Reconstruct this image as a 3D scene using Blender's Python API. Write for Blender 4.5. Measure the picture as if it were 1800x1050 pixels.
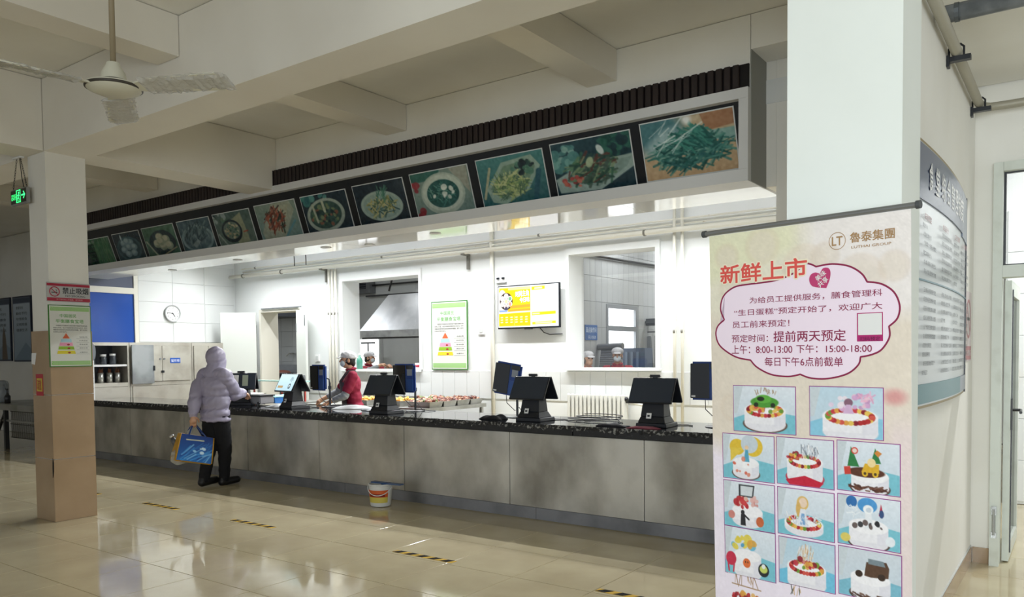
import bpy, bmesh, math, random
import numpy as np
from mathutils import Vector, Matrix, Euler
for o in list(bpy.data.objects): bpy.data.objects.remove(o)
S = bpy.context.scene
COL = S.collection
PI = math.pi
rnd = random.Random(7)

# ------------------------------------------------------------------ camera
F = 1387.0; PPX, PPY = 900.0, 675.0; CAMH = 1.5
def _n(v): return v / np.linalg.norm(v)
_X = -_n(np.array([-1916., -34., F])); _Y = _n(np.array([1005., -63., F])); _Y = _n(_Y - _X * (_X @ _Y)); _Z = np.cross(_X, _Y)
R3 = np.array([_X, _Y, _Z]); CP = np.array([0, 0, CAMH])
def ray(x, y): return R3 @ np.array([x - PPX, y - PPY, F])
def at(x, y, ax, val):                     # the point of the world plane axis=val seen at a photograph pixel
    d = ray(x, y); p = CP + (val - CP[ax]) / d[ax] * d
    return Vector(p)
def hit(x, y, p0, nrm):
    d = ray(x, y); nrm = np.array(nrm); t = ((np.array(p0) - CP) @ nrm) / (d @ nrm)
    return Vector(CP + t * d)
cam = bpy.data.cameras.new('camera'); camo = bpy.data.objects.new('camera', cam); COL.objects.link(camo)
cx, cu, cb = R3[:, 0], -R3[:, 1], -R3[:, 2]
camo.matrix_world = Matrix(((cx[0], cu[0], cb[0], 0), (cx[1], cu[1], cb[1], 0), (cx[2], cu[2], cb[2], CAMH), (0, 0, 0, 1)))
cam.sensor_width = 36; cam.lens = F / 1800 * 36; cam.shift_y = 150 / 1800; cam.clip_end = 200; cam.clip_start = .05
S.camera = camo

# ------------------------------------------------------------------ world, lights, exposure
W = bpy.data.worlds.new('world'); S.world = W; W.use_nodes = True
W.node_tree.nodes['Background'].inputs[0].default_value = (.86, .93, 1, 1)
W.node_tree.nodes['Background'].inputs[1].default_value = .52
S.view_settings.view_transform = 'Standard'; S.view_settings.look = 'None'
S.view_settings.exposure = 0.58; S.view_settings.gamma = 1; S.view_settings.use_curve_mapping = False
S.cycles.use_denoising = True
S.cycles.max_bounces = 9; S.cycles.diffuse_bounces = 5; S.cycles.glossy_bounces = 4; S.cycles.transparent_max_bounces = 12
S.cycles.sample_clamp_indirect = 6
def area(name, loc, rot, sx, sy, power, col=(1, 1, 1), spread=180):
    l = bpy.data.lights.new(name, 'AREA'); l.shape = 'RECTANGLE'; l.size = sx; l.size_y = sy; l.energy = power; l.color = col
    l.spread = math.radians(spread)
    o = bpy.data.objects.new(name, l); COL.objects.link(o); o.location = loc; o.rotation_euler = rot
    return o
# daylight through the hall's glazed front behind the camera, and its open right side
area('daylight_front', (1.3, -3.8, 1.6), (PI / 2, 0, 0), 3.6, 2.4, 118, (.88, .96, 1), 128)
area('daylight_entrance', (4.6, 4.2, 1.6), (PI / 2, 0, PI / 2), 3, 2.6, 12, (.9, .97, 1))
P_KITCHEN = 32         # each LED batten over the serving line
P_BACK = 24            # lamps of the rooms behind

# ------------------------------------------------------------------ helpers
def lin(c):
    if isinstance(c, str):
        c = c.lstrip('#'); c = [int(c[i:i + 2], 16) / 255 for i in (0, 2, 4)]
    return tuple((x / 12.92 if x <= .04045 else ((x + .055) / 1.055) ** 2.4) for x in c[:3])
MATS = {}
def mat(name, col, rough=.5, metal=0., noise=None, bump=None, spec=.5, emit=0, rnoise=None, objrand=0, coat=0, alpha=1, stretch=None):
    if name in MATS: return MATS[name]
    m = bpy.data.materials.new(name); m.use_nodes = True; MATS[name] = m
    nt = m.node_tree; b = nt.nodes['Principled BSDF']; L = nt.links.new
    c = lin(col)
    b.inputs['Base Color'].default_value = (*c, 1); b.inputs['Roughness'].default_value = rough; b.inputs['Metallic'].default_value = metal
    b.inputs['Specular IOR Level'].default_value = spec; b.inputs['Coat Weight'].default_value = coat; b.inputs['Coat Roughness'].default_value = .1
    b.inputs['Alpha'].default_value = alpha
    if emit:
        b.inputs['Emission Color'].default_value = (*c, 1); b.inputs['Emission Strength'].default_value = emit
    if noise or bump or rnoise:
        g = nt.nodes.new('ShaderNodeNewGeometry'); src = g.outputs['Position']
        if stretch:
            mp = nt.nodes.new('ShaderNodeMapping'); mp.inputs['Scale'].default_value = stretch; L(src, mp.inputs[0]); src = mp.outputs[0]
        def nz(sc, det=5):
            n = nt.nodes.new('ShaderNodeTexNoise'); n.inputs['Scale'].default_value = sc; n.inputs['Detail'].default_value = det; L(src, n.inputs['Vector']); return n.outputs['Fac']
    last = None
    if noise:                              # (scale, second colour, low, high)
        sc, c2, lo, hi = noise
        mr = nt.nodes.new('ShaderNodeMapRange'); mr.inputs[1].default_value = lo; mr.inputs[2].default_value = hi; L(nz(sc), mr.inputs[0])
        mx = nt.nodes.new('ShaderNodeMix'); mx.data_type = 'RGBA'; mx.inputs[6].default_value = (*c, 1); mx.inputs[7].default_value = (*lin(c2), 1)
        L(mr.outputs[0], mx.inputs[0]); last = mx.outputs[2]; L(last, b.inputs['Base Color'])
    if objrand:
        oi = nt.nodes.new('ShaderNodeObjectInfo'); hs = nt.nodes.new('ShaderNodeHueSaturation'); mr = nt.nodes.new('ShaderNodeMapRange')
        mr.inputs[3].default_value = 1 - objrand; mr.inputs[4].default_value = 1 + objrand; L(oi.outputs['Random'], mr.inputs[0]); L(mr.outputs[0], hs.inputs['Value'])
        if last: L(last, hs.inputs['Color'])
        else: hs.inputs['Color'].default_value = (*c, 1)
        L(hs.outputs[0], b.inputs['Base Color'])
    if rnoise:                             # (scale, lo, hi)
        sc, lo, hi = rnoise
        mr = nt.nodes.new('ShaderNodeMapRange'); mr.inputs[1].default_value = .3; mr.inputs[2].default_value = .7; mr.inputs[3].default_value = lo; mr.inputs[4].default_value = hi
        L(nz(sc), mr.inputs[0]); L(mr.outputs[0], b.inputs['Roughness'])
    if bump:
        sc, st = bump
        bp = nt.nodes.new('ShaderNodeBump'); bp.inputs['Strength'].default_value = st; bp.inputs['Distance'].default_value = .01
        L(nz(sc), bp.inputs['Height']); L(bp.outputs[0], b.inputs['Normal'])
    return m
def print_mat(name, rough=.4, emit=0, coat=0):
    if name in MATS: return MATS[name]
    m = bpy.data.materials.new(name); m.use_nodes = True; MATS[name] = m
    nt = m.node_tree; b = nt.nodes['Principled BSDF']
    a = nt.nodes.new('ShaderNodeVertexColor'); a.layer_name = 'Col'
    b.inputs['Roughness'].default_value = rough; b.inputs['Coat Weight'].default_value = coat
    nt.links.new(a.outputs[0], b.inputs['Base Color'])
    if emit:
        nt.links.new(a.outputs[0], b.inputs['Emission Color']); b.inputs['Emission Strength'].default_value = emit
        b.inputs['Base Color'].default_value = (0, 0, 0, 1); nt.links.remove(b.inputs['Base Color'].links[0])
    return m
def glass_mat(name, tint='#ffffff', refl=1.0, rough=.02):
    if name in MATS: return MATS[name]
    m = bpy.data.materials.new(name); m.use_nodes = True; MATS[name] = m
    nt = m.node_tree; nt.nodes.clear(); L = nt.links.new
    out = nt.nodes.new('ShaderNodeOutputMaterial'); t = nt.nodes.new('ShaderNodeBsdfTransparent'); g = nt.nodes.new('ShaderNodeBsdfGlossy')
    t.inputs[0].default_value = (*lin(tint), 1); g.inputs['Roughness'].default_value = rough
    fr = nt.nodes.new('ShaderNodeFresnel'); gm = nt.nodes.new('ShaderNodeNewGeometry'); mi_ = nt.nodes.new('ShaderNodeMath'); mi_.operation = 'MULTIPLY_ADD'; mi_.inputs[1].default_value = -.83333; mi_.inputs[2].default_value = 1.5; L(gm.outputs['Backfacing'], mi_.inputs[0]); L(mi_.outputs[0], fr.inputs[0])
    mt = nt.nodes.new('ShaderNodeMath'); mt.operation = 'MULTIPLY'; mt.inputs[1].default_value = refl; L(fr.outputs[0], mt.inputs[0])
    mx = nt.nodes.new('ShaderNodeMixShader'); L(mt.outputs[0], mx.inputs[0]); L(t.outputs[0], mx.inputs[1]); L(g.outputs[0], mx.inputs[2]); L(mx.outputs[0], out.inputs[0])
    return m

class MB:
    def __init__(s): s.v = []; s.f = []; s.mi = []; s.cur = 0
    def add(s, vs, fs, M=None):
        k = len(s.v)
        for p in vs: s.v.append(tuple(M @ Vector(p)) if M is not None else tuple(p))
        for q in fs: s.f.append([k + i for i in q]); s.mi.append(s.cur)
        return s
    def box(s, x0, x1, y0, y1, z0, z1, M=None, bev=0):
        if bev:
            b = bmesh.new(); bmesh.ops.create_cube(b, size=1)
            for v in b.verts: v.co = Vector(((x0 + x1) / 2 + v.co.x * (x1 - x0), (y0 + y1) / 2 + v.co.y * (y1 - y0), (z0 + z1) / 2 + v.co.z * (z1 - z0)))
            bmesh.ops.bevel(b, geom=b.edges[:], offset=bev, segments=2, affect='EDGES')
            return s.bm(b, M)
        vs = [(x, y, z) for x in (x0, x1) for y in (y0, y1) for z in (z0, z1)]
        return s.add(vs, [(0, 1, 3, 2), (4, 6, 7, 5), (0, 4, 5, 1), (2, 3, 7, 6), (0, 2, 6, 4), (1, 5, 7, 3)], M)
    def bm(s, b, M=None):
        b.verts.index_update(); vs = [tuple(v.co) for v in b.verts]; fs = [[v.index for v in f.verts] for f in b.faces]; b.free()
        return s.add(vs, fs, M)
    def cyl(s, p0, p1, r0, r1=None, n=14, caps=True):
        r1 = r0 if r1 is None else r1
        p0 = Vector(p0); p1 = Vector(p1); d = (p1 - p0).normalized(); a = d.orthogonal().normalized(); b = d.cross(a)
        vs = []; fs = []
        for p, r in ((p0, r0), (p1, r1)):
            for i in range(n):
                t = 2 * PI * i / n; vs.append(p + (a * math.cos(t) + b * math.sin(t)) * r)
        for i in range(n): fs.append((i, (i + 1) % n, n + (i + 1) % n, n + i))
        if caps: fs += [tuple(range(n - 1, -1, -1)), tuple(range(n, 2 * n))]
        return s.add(vs, fs)
    def tube(s, pts, r, n=8, caps=True):
        pts = [Vector(p) for p in pts]; vs = []; fs = []; m = len(pts); up = None
        for k, p in enumerate(pts):
            d = (pts[min(k + 1, m - 1)] - pts[max(k - 1, 0)]).normalized()
            if up is None: up = d.orthogonal().normalized()
            up = (up - d * up.dot(d)).normalized(); b = d.cross(up); rr = r[k] if isinstance(r, (list, tuple)) else r
            for i in range(n):
                t = 2 * PI * i / n; vs.append(p + (up * math.cos(t) + b * math.sin(t)) * rr)
        for k in range(m - 1):
            for i in range(n): fs.append((k * n + i, k * n + (i + 1) % n, (k + 1) * n + (i + 1) % n, (k + 1) * n + i))
        if caps: fs += [tuple(range(n - 1, -1, -1)), tuple(range((m - 1) * n, m * n))]
        return s.add(vs, fs)
    def lathe(s, prof, c=(0, 0, 0), n=24, M=None):
        vs = []; fs = []; m = len(prof)
        for r, z in prof:
            for i in range(n):
                t = 2 * PI * i / n; vs.append((c[0] + r * math.cos(t), c[1] + r * math.sin(t), c[2] + z))
        for k in range(m - 1):
            for i in range(n): fs.append((k * n + i, k * n + (i + 1) % n, (k + 1) * n + (i + 1) % n, (k + 1) * n + i))
        fs += [tuple(range(n - 1, -1, -1)), tuple(range((m - 1) * n, m * n))]
        return s.add(vs, fs, M)
    def ell(s, c, r, n=12, M=None):
        b = bmesh.new(); bmesh.ops.create_uvsphere(b, u_segments=n, v_segments=max(6, n * 2 // 3), radius=1)
        r = (r, r, r) if not hasattr(r, '__len__') else r
        for v in b.verts: v.co = Vector((c[0] + v.co.x * r[0], c[1] + v.co.y * r[1], c[2] + v.co.z * r[2]))
        return s.bm(b, M)
    def prism(s, poly, y0, y1, M=None):      # polygon in local x,z extruded along y
        n = len(poly); vs = [(x, y0, z) for x, z in poly] + [(x, y1, z) for x, z in poly]
        fs = [tuple(range(n)), tuple(range(2 * n - 1, n - 1, -1))] + [(i, n + i, n + (i + 1) % n, (i + 1) % n) for i in range(n)]
        return s.add(vs, fs, M)
    def hull8(s, lo, hi):                    # two quads (4 points each) joined
        return s.add(list(lo) + list(hi), [(3, 2, 1, 0), (4, 5, 6, 7), (0, 1, 5, 4), (1, 2, 6, 5), (2, 3, 7, 6), (3, 0, 4, 7)])
    def mesh(s, name, mats, smooth=False, bevel=0):
        me = bpy.data.meshes.new(name); me.from_pydata(s.v, [], s.f)
        for m in (mats if isinstance(mats, (list, tuple)) else [mats]): me.materials.append(m)
        if max(s.mi, default=0): me.polygons.foreach_set('material_index', s.mi)
        b = bmesh.new(); b.from_mesh(me); bmesh.ops.recalc_face_normals(b, faces=b.faces)
        if bevel: bmesh.ops.bevel(b, geom=b.edges[:], offset=bevel, segments=1, affect='EDGES')
        b.to_mesh(me); b.free()
        if smooth:
            me.polygons.foreach_set('use_smooth', [True] * len(me.polygons))
            if smooth is not True: me.set_sharp_from_angle(angle=smooth)
        me.update(); return me
    def build(s, name, mats, parent=None, smooth=False, bevel=0):
        return link(name, s.mesh(name, mats, smooth, bevel), parent)
def link(name, me, parent=None, loc=None, rot=None):
    o = bpy.data.objects.new(name, me); COL.objects.link(o)
    if parent is not None: o.parent = parent
    if loc is not None: o.location = loc
    if rot is not None: o.rotation_euler = rot
    return o
def tag(o, label=None, cat=None, group=None, kind=None):
    if label: o['label'] = label
    if cat: o['category'] = cat
    if group: o['group'] = group
    if kind: o['kind'] = kind
    return o
def thing(name, label, cat, loc=(0, 0, 0), rotz=0, group=None, rot=None):
    o = bpy.data.objects.new(name, None); COL.objects.link(o); o.empty_display_size = .1
    o.location = loc; o.rotation_euler = rot if rot else (0, 0, rotz)
    return tag(o, label, cat, group)
def struct(o): o['kind'] = 'structure'; return o
def sbox(name, m, x0, x1, y0, y1, z0, z1): return struct(MB().box(x0, x1, y0, y1, z0, z1).build(name, m))
def box(name, m, parent, x0, x1, y0, y1, z0, z1, bev=0): return MB().box(x0, x1, y0, y1, z0, z1, bev=bev).build(name, m, parent, smooth=.6 if bev else False)
def dup(root, loc, rotz=None, label=None):
    r = root.copy(); COL.objects.link(r); r.location = loc
    if rotz is not None: r.rotation_euler = (0, 0, rotz)
    if label: r['label'] = label
    for ch in list(root.children):
        c = ch.copy(); COL.objects.link(c); c.parent = r
        for g in list(ch.children):
            d = g.copy(); COL.objects.link(d); d.parent = c
    return r

# flat print: lettering as flat meshes in a thing's local x,z plane facing local -y
_tc = {}
def text_mesh(body, bold=0.):
    k = (body, bold)
    if k in _tc: return _tc[k]
    c = bpy.data.curves.new('lettering', 'FONT'); c.body = body; c.resolution_u = 3; c.offset = bold
    o = bpy.data.objects.new('lettering', c); COL.objects.link(o)
    dg = bpy.context.evaluated_depsgraph_get(); me = bpy.data.meshes.new_from_object(o.evaluated_get(dg))
    bpy.data.objects.remove(o); bpy.data.curves.remove(c)
    vs = np.array([v.co[:] for v in me.vertices]); fs = [list(p.vertices) for p in me.polygons]
    bpy.data.meshes.remove(me)
    lo = vs.min(0); hi = vs.max(0); vs = (vs - lo) / np.maximum(hi - lo, 1e-6)
    _tc[k] = (vs, fs, (hi - lo)[0] / (hi - lo)[1]); return _tc[k]
def text(body, m, parent, x0, x1, z0, z1, y, bold=0., rot=0, thick=0, name='lettering', keep=False, label=None):
    vs, fs, asp = text_mesh(body, 0); thick = thick or bold * (z1 - z0) * .9
    w, h = x1 - x0, z1 - z0
    if keep:
        w2 = min(w, h * asp); x0 += (w - w2) / 2; w = w2
    P = np.zeros((len(vs), 3)); P[:, 0] = (vs[:, 0] - .5) * w; P[:, 2] = (vs[:, 1] - .5) * h
    if thick:                              # a bolder face: the same strokes laid over each other, slightly shifted
        k = 10 if thick > .05 * h else 4; n0 = len(P); f0 = fs; Q = [P + np.array([thick * math.cos(2 * PI * (i + .5) / k), -.00004 * i, thick * math.sin(2 * PI * (i + .5) / k)]) for i in range(k)]
        P = np.concatenate([P] + Q); fs = [[j + n0 * i for j in f] for i in range(k + 1) for f in f0]
    if rot:
        c, s = math.cos(rot), math.sin(rot); P = np.stack([P[:, 0] * c - P[:, 2] * s, P[:, 1], P[:, 0] * s + P[:, 2] * c], 1)
    P += np.array([x0 + w / 2, y, z0 + h / 2])
    me = bpy.data.meshes.new(name); me.from_pydata(P.tolist(), [], fs); me.materials.append(m)
    o = link(name, me, parent)
    if label: o['label'] = label
    return o
def flat(name, m, parent, poly, y, th=.0012):
    return MB().prism(poly, y, y + th).build(name, m, parent)
def ring(c, r0, r1, n=40):
    return [(c[0] + r1 * math.cos(2 * PI * i / n), c[1] + r1 * math.sin(2 * PI * i / n)) for i in range(n)], [(c[0] + r0 * math.cos(2 * PI * i / n), c[1] + r0 * math.sin(2 * PI * i / n)) for i in range(n)]
def ring_mb(mb, c, r0, r1, y, n=40):
    o, i = ring(c, r0, r1, n); k = n
    mb.add([(x, y, z) for x, z in o] + [(x, y, z) for x, z in i], [(j, (j + 1) % k, k + (j + 1) % k, k + j) for j in range(k)]); return mb
def strip_mb(mb, pts, w, y):                 # an open band of width w along 2-D points
    pts = [Vector(p) for p in pts]; vs = []; m = len(pts)
    for k, p in enumerate(pts):
        d = (pts[min(k + 1, m - 1)] - pts[max(k - 1, 0)]).normalized(); nn = Vector((-d.y, d.x)) * w / 2
        vs += [(p.x + nn.x, y, p.y + nn.y), (p.x - nn.x, y, p.y - nn.y)]
    mb.add(vs, [(2 * k, 2 * k + 1, 2 * k + 3, 2 * k + 2) for k in range(m - 1)]); return mb

# a painter that fills the colours of a printed picture (grid of vertex colours)
class Cv:
    def __init__(s, nx, ny, bg, asp, seed=1):
        s.nx, s.ny, s.a = nx, ny, asp
        s.x, s.y = np.meshgrid((np.arange(nx)) / (nx - 1) * asp, np.arange(ny) / (ny - 1))   # y down, unit = height
        s.c = np.zeros((ny, nx, 3)) + np.array(s.h(bg)); s.r = np.random.RandomState(seed); s.px = 1.0 / ny
    def h(s, c):
        if isinstance(c, str): c = c.lstrip('#'); return [int(c[i:i + 2], 16) / 255 for i in (0, 2, 4)]
        return list(c)
    def put(s, m, col, al=1): m = np.clip(m, 0, 1)[..., None] * al; s.c = s.c * (1 - m) + np.array(s.h(col)) * m
    def ell(s, cx, cy, rx, ry, col, rot=0, al=1, soft=1):
        dx, dy = s.x - cx, s.y - cy; c, q = math.cos(rot), math.sin(rot)
        u, v = (dx * c + dy * q) / rx, (-dx * q + dy * c) / ry; d = np.sqrt(u * u + v * v)
        s.put((1 - d) * min(rx, ry) / (s.px * soft) + .5, col, al); return d
    def poly(s, pts, col, al=1):
        m = np.full(s.x.shape, 1e9); n = len(pts); ar = sum(pts[i][0] * pts[(i + 1) % n][1] - pts[(i + 1) % n][0] * pts[i][1] for i in range(n))
        sg = 1 if ar > 0 else -1
        for i in range(n):
            (x0, y0), (x1, y1) = pts[i], pts[(i + 1) % n]; L = math.hypot(x1 - x0, y1 - y0) + 1e-9
            m = np.minimum(m, sg * ((x1 - x0) * (s.y - y0) - (y1 - y0) * (s.x - x0)) / L)
        s.put(m / s.px + .5, col, al)
    def line(s, x0, y0, x1, y1, w, col, al=1):
        dx, dy = x1 - x0, y1 - y0; t = np.clip(((s.x - x0) * dx + (s.y - y0) * dy) / (dx * dx + dy * dy + 1e-9), 0, 1)
        d = np.hypot(s.x - x0 - t * dx, s.y - y0 - t * dy); s.put((w / 2 - d) / s.px + .5, col, al)
    def grad(s, c0, c1, vert=True):
        t = (s.y if vert else s.x / s.a)[..., None]; s.c = np.array(s.h(c0)) * (1 - t) + np.array(s.h(c1)) * t
    def strokes(s, n, cx, cy, rx, ry, L, w, cols, ang=None, spread=PI):
        for _ in range(n):
            t = s.r.rand() * 2 * PI; q = math.sqrt(s.r.rand()); x, y = cx + rx * q * math.cos(t), cy + ry * q * math.sin(t)
            a = (s.r.rand() - .5) * 2 * spread + (ang if ang is not None else 0); l = L * (.5 + s.r.rand())
            s.line(x - l / 2 * math.cos(a), y - l / 2 * math.sin(a), x + l / 2 * math.cos(a), y + l / 2 * math.sin(a), w * (.6 + .8 * s.r.rand()), cols[s.r.randint(len(cols))], .85)
    def blobs(s, n, cx, cy, rx, ry, r, cols):
        for _ in range(n):
            t = s.r.rand() * 2 * PI; q = math.sqrt(s.r.rand()); k = r * (.6 + .8 * s.r.rand())
            s.ell(cx + rx * q * math.cos(t), cy + ry * q * math.sin(t), k, k * (.6 + .5 * s.r.rand()), cols[s.r.randint(len(cols))], s.r.rand() * 3, .9)
    def mott(s, amt, k=6):
        n = s.r.randn(max(2, s.ny // k) + 2, max(2, s.nx // k) + 2)
        yi = np.linspace(0, n.shape[0] - 1.001, s.ny); xi = np.linspace(0, n.shape[1] - 1.001, s.nx); y0 = yi.astype(int); x0 = xi.astype(int); fy = (yi - y0)[:, None]; fx = (xi - x0)[None]
        g = n[y0][:, x0] * (1 - fy) * (1 - fx) + n[y0 + 1][:, x0] * fy * (1 - fx) + n[y0][:, x0 + 1] * (1 - fy) * fx + n[y0 + 1][:, x0 + 1] * fy * fx
        s.c = np.clip(s.c + g[..., None] * amt, 0, 1)
    def tint(s, c, k): s.c = s.c * (1 - k) + np.array(s.h(c)) * k
    def build(s, name, m, parent, P):        # P(u, v) -> local point, u right 0..1, v down 0..1
        nx, ny = s.nx, s.ny
        uu, vv = np.meshgrid(np.arange(nx) / (nx - 1), np.arange(ny) / (ny - 1))
        V = P(uu.ravel(), vv.ravel()); i = (np.arange(ny - 1)[:, None] * nx + np.arange(nx - 1)[None]).ravel()
        me = bpy.data.meshes.new(name); me.from_pydata(V.tolist(), [], np.stack([i, i + nx, i + nx + 1, i + 1], 1).tolist())
        c = s.c.reshape(-1, 3); l = np.where(c <= .04045, c / 12.92, ((c + .055) / 1.055) ** 2.4)
        ca = me.color_attributes.new('Col', 'FLOAT_COLOR', 'POINT'); ca.data.foreach_set('color', np.concatenate([l, np.ones((len(l), 1))], 1).astype(np.float32).ravel())
        me.materials.append(m); return link(name, me, parent)
def rectP(x0, x1, z0, z1, y):
    return lambda u, v: np.stack([x0 + (x1 - x0) * u, np.full_like(u, y), z1 + (z0 - z1) * v], 1)

# bodies and clothes: capsules and ellipsoids fused into one continuous surface
def fuse(prims, voxel=.008, smooth=4, disp=None):
    mb = MB()
    for p in prims:
        if p[0] == 'c':
            _, a, b, r0, r1 = p; a = Vector(a); b = Vector(b); mb.cyl(a, b, r0, r1, 14); mb.ell(a, r0, 12); mb.ell(b, r1, 12)
        elif p[0] == 'e':
            M = None
            if len(p) > 3: M = Matrix.Translation(p[1]) @ Euler(p[3]).to_matrix().to_4x4(); mb.ell((0, 0, 0), p[2], 16, M)
            else: mb.ell(p[1], p[2], 16)
        elif p[0] == 'b': mb.box(*p[1:7], M=p[7] if len(p) > 7 else None)
    me = mb.mesh('fuse', mat('plain', '#888888')); o = link('fuse', me)
    r = o.modifiers.new('r', 'REMESH'); r.mode = 'VOXEL'; r.voxel_size = voxel
    if smooth: q = o.modifiers.new('s', 'SMOOTH'); q.iterations = smooth; q.factor = .5
    dg = bpy.context.evaluated_depsgraph_get(); out = bpy.data.meshes.new_from_object(o.evaluated_get(dg))
    bpy.data.objects.remove(o); bpy.data.meshes.remove(me)
    if disp:
        n = len(out.vertices); co = np.zeros(n * 3); out.vertices.foreach_get('co', co); no = np.zeros(n * 3)
        out.vertex_normals.foreach_get('vector', no); co = co.reshape(-1, 3); no = no.reshape(-1, 3)
        out.vertices.foreach_set('co', (co + no * disp(co)[:, None]).ravel())
    out.materials.clear(); out.polygons.foreach_set('use_smooth', [True] * len(out.polygons)); out.update()
    return out
def worn(name, me, m, parent, label=None):
    me.materials.append(m); o = link(name, me, parent)
    if label: o['label'] = label
    return o

# ------------------------------------------------------------------ materials
WALL = mat('white_plaster', '#ebe9e2', .85, noise=(1.3, '#e4e1d8', .4, .7), bump=(60, .05))
WALLK = mat('kitchen_white', '#e0e2e1', .5)
TILEW = mat('white_glazed_tile', '#dbdddc', .18, objrand=.02)
TILEG = mat('grey_wall_tile', '#a9acac', .22, objrand=.03)
TILEF = mat('beige_polished_floor_tile', '#cbbf9f', .07, noise=(2.2, '#bfb293', .35, .65), rnoise=(3, .045, .11), objrand=.03)
GROUT = mat('floor_grout', '#7d725f', .7)
TILEC = mat('tan_column_tile', '#b0977a', .14, noise=(3, '#a68d70', .35, .65), objrand=.03)
BEAMM = mat('beam_paint', '#e9e5db', .9, noise=(.9, '#e0dbd0', .35, .65))
STEEL = mat('brushed_steel', '#cfccc4', .42, .72, noise=(2.0, '#98948b', .38, .66), rnoise=(2.4, .30, .52), bump=(30, .02), stretch=(1, 1, .7))
STEELP = mat('plain_steel', '#b9b9b6', .35, .85, noise=(4, '#99988f', .4, .7))
CABM = mat('cabinet_steel', '#c6c2b8', .38, .6, noise=(3.5, '#a8a196', .45, .75))
GRAN = mat('black_granite', '#0b0c0f', .05, noise=(160, '#1c1e22', .55, .75))
GRANE = mat('chipped_granite_edge', '#1a1b1e', .6, noise=(34, '#8a8a86', .52, .62))
DWOOD = mat('dark_brown_slat', '#231817', .6, objrand=.2)
GREYF = mat('grey_sign_frame', '#cfcfce', .5)
BLACK = mat('black_plastic', '#181b22', .38)
BLACKG = mat('black_glass', '#0c0e13', .08)
DARK = mat('dark_steel', '#3a3a3a', .4, .6)
WHITE = mat('white_plastic', '#ebebea', .4)
CREAM = mat('cream_enamel', '#dcd9cd', .45)
GALV = mat('galvanised_pipe', '#8d9194', .5, .5, noise=(9, '#6f7377', .4, .65))
PIPEW = mat('painted_pipe', '#dfdcd0', .5, noise=(14, '#b5a68e', .70, .78))
SOFM = mat('glossy_white_panel', '#e6e6e4', .07)
BLUE = mat('blue_plastic', '#1d3f86', .35)
PRINT = print_mat('printed_picture', .35)
PRINTG = print_mat('glossy_picture', .12)
BANP = print_mat('banner_print', .55)
GLASS = glass_mat('clear_glass')
GLASSB = mat('blue_window_film', '#1c46a0', .12)

# ------------------------------------------------------------------ structure
XK = -12.93                     # kitchen's left wall
YC = 5.84                       # counter front
floor = sbox('floor', mat('floor_slab', '#c0b496', .1, noise=(2, '#b4a888', .35, .65)), -20, 7, -9, 15, -.25, -.005)
def tiles(parent, m, nu, nv, u, v, P, name='tile', skip=None, dims=None):
    """tile pieces sharing one mesh: P(i, j) -> centre; dims = full box size"""
    me = MB().box(-dims[0] / 2, dims[0] / 2, -dims[1] / 2, dims[1] / 2, -dims[2] / 2, dims[2] / 2).mesh(name, m, bevel=min(dims) * .2)
    for i in range(nu):
        for j in range(nv):
            if skip and skip(i, j): continue
            link(name, me, parent, P(i, j))
tiles(floor, TILEF, 24, 8, 0, 0, lambda i, j: (-14.78 + .6 * i, 1.54 + .6 * j, -.004), dims=(.597, .597, .012), skip=lambda i, j: j == 7 and i > 3)
tiles(floor, TILEF, 3, 6, 0, 0, lambda i, j: (-.38 + .6 * i, 3.94 + .6 * j, -.004), dims=(.597, .597, .012), skip=lambda i, j: j < 1 and i < 0)

sbox('ceiling', WALL, -20, 7, -9, 7.2, 4.0, 4.25)
sbox('ceiling', WALLK, -13.2, -1.0, 6.2, 9.35, 3.42, 3.6)
sbox('ceiling', WALL, -.62, 7, 3.76, 6.34, 3.3, 3.36)
sbox('ceiling', WALL, -20, 7, 9.36, 15, 3.7, 3.9)
# beams
sbox('beam', BEAMM, -20, 7, 3.34, 3.71, 3.36, 3.995)
for x0, x1 in ((-8.0, -7.58), (-1.0, -.57)):
    sbox('beam', BEAMM, x0, x1, -9, 3.335, 3.36, 3.995)
    sbox('beam', BEAMM, x0, x1, 3.715, 5.86, 3.41, 3.995)
for x0 in (-12.8, -10.35, -5.80, -3.43, 1.6, 4.0):
    sbox('beam', BEAMM, x0 + .12, x0 + .40, -9, 3.335, 3.70, 3.995)
    if x0 < 0: sbox('beam', BEAMM, x0, x0 + .28, 3.715, 5.86, 3.74, 3.995)
sbox('beam', BEAMM, -.95, 7, 5.86, 6.34, 3.37, 3.99)
# header wall over the counter, pier, side walls
sbox('wall_header', WALL, -12.93, -2.035, 5.865, 6.2, 3.44, 3.995)
sbox('wall_header', WALL, -2.03, -.96, 5.865, 6.2, 3.74, 3.995)
sbox('wall_pier', WALL, -2.028, -1.951, 6.21, 6.55, 2.78, 3.99)
sbox('wall_pier', WALL, -1.95, -.64, 6.21, 6.55, 0, 3.99)
sbox('wall_right', WALL, -.95, -.63, 3.75, 6.35, 0, 3.99)
wend = sbox('wall_end', WALL, -.64, -.515, 6.36, 6.55, 0, 3.99)
sbox('wall_end', WALL, -.515, 3, 6.36, 6.55, 2.76, 3.99)
sbox('wall_end', WALL, .62, 3, 6.36, 6.55, 0, 2.75)
sbox('wall_far_left', WALL, -20, -19.7, -9, 7.2, 0, 3.99)
sbox('wall_left_end', WALL, -19.7, -12.98, 7.1, 7.3, 0, 3.99)
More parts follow.
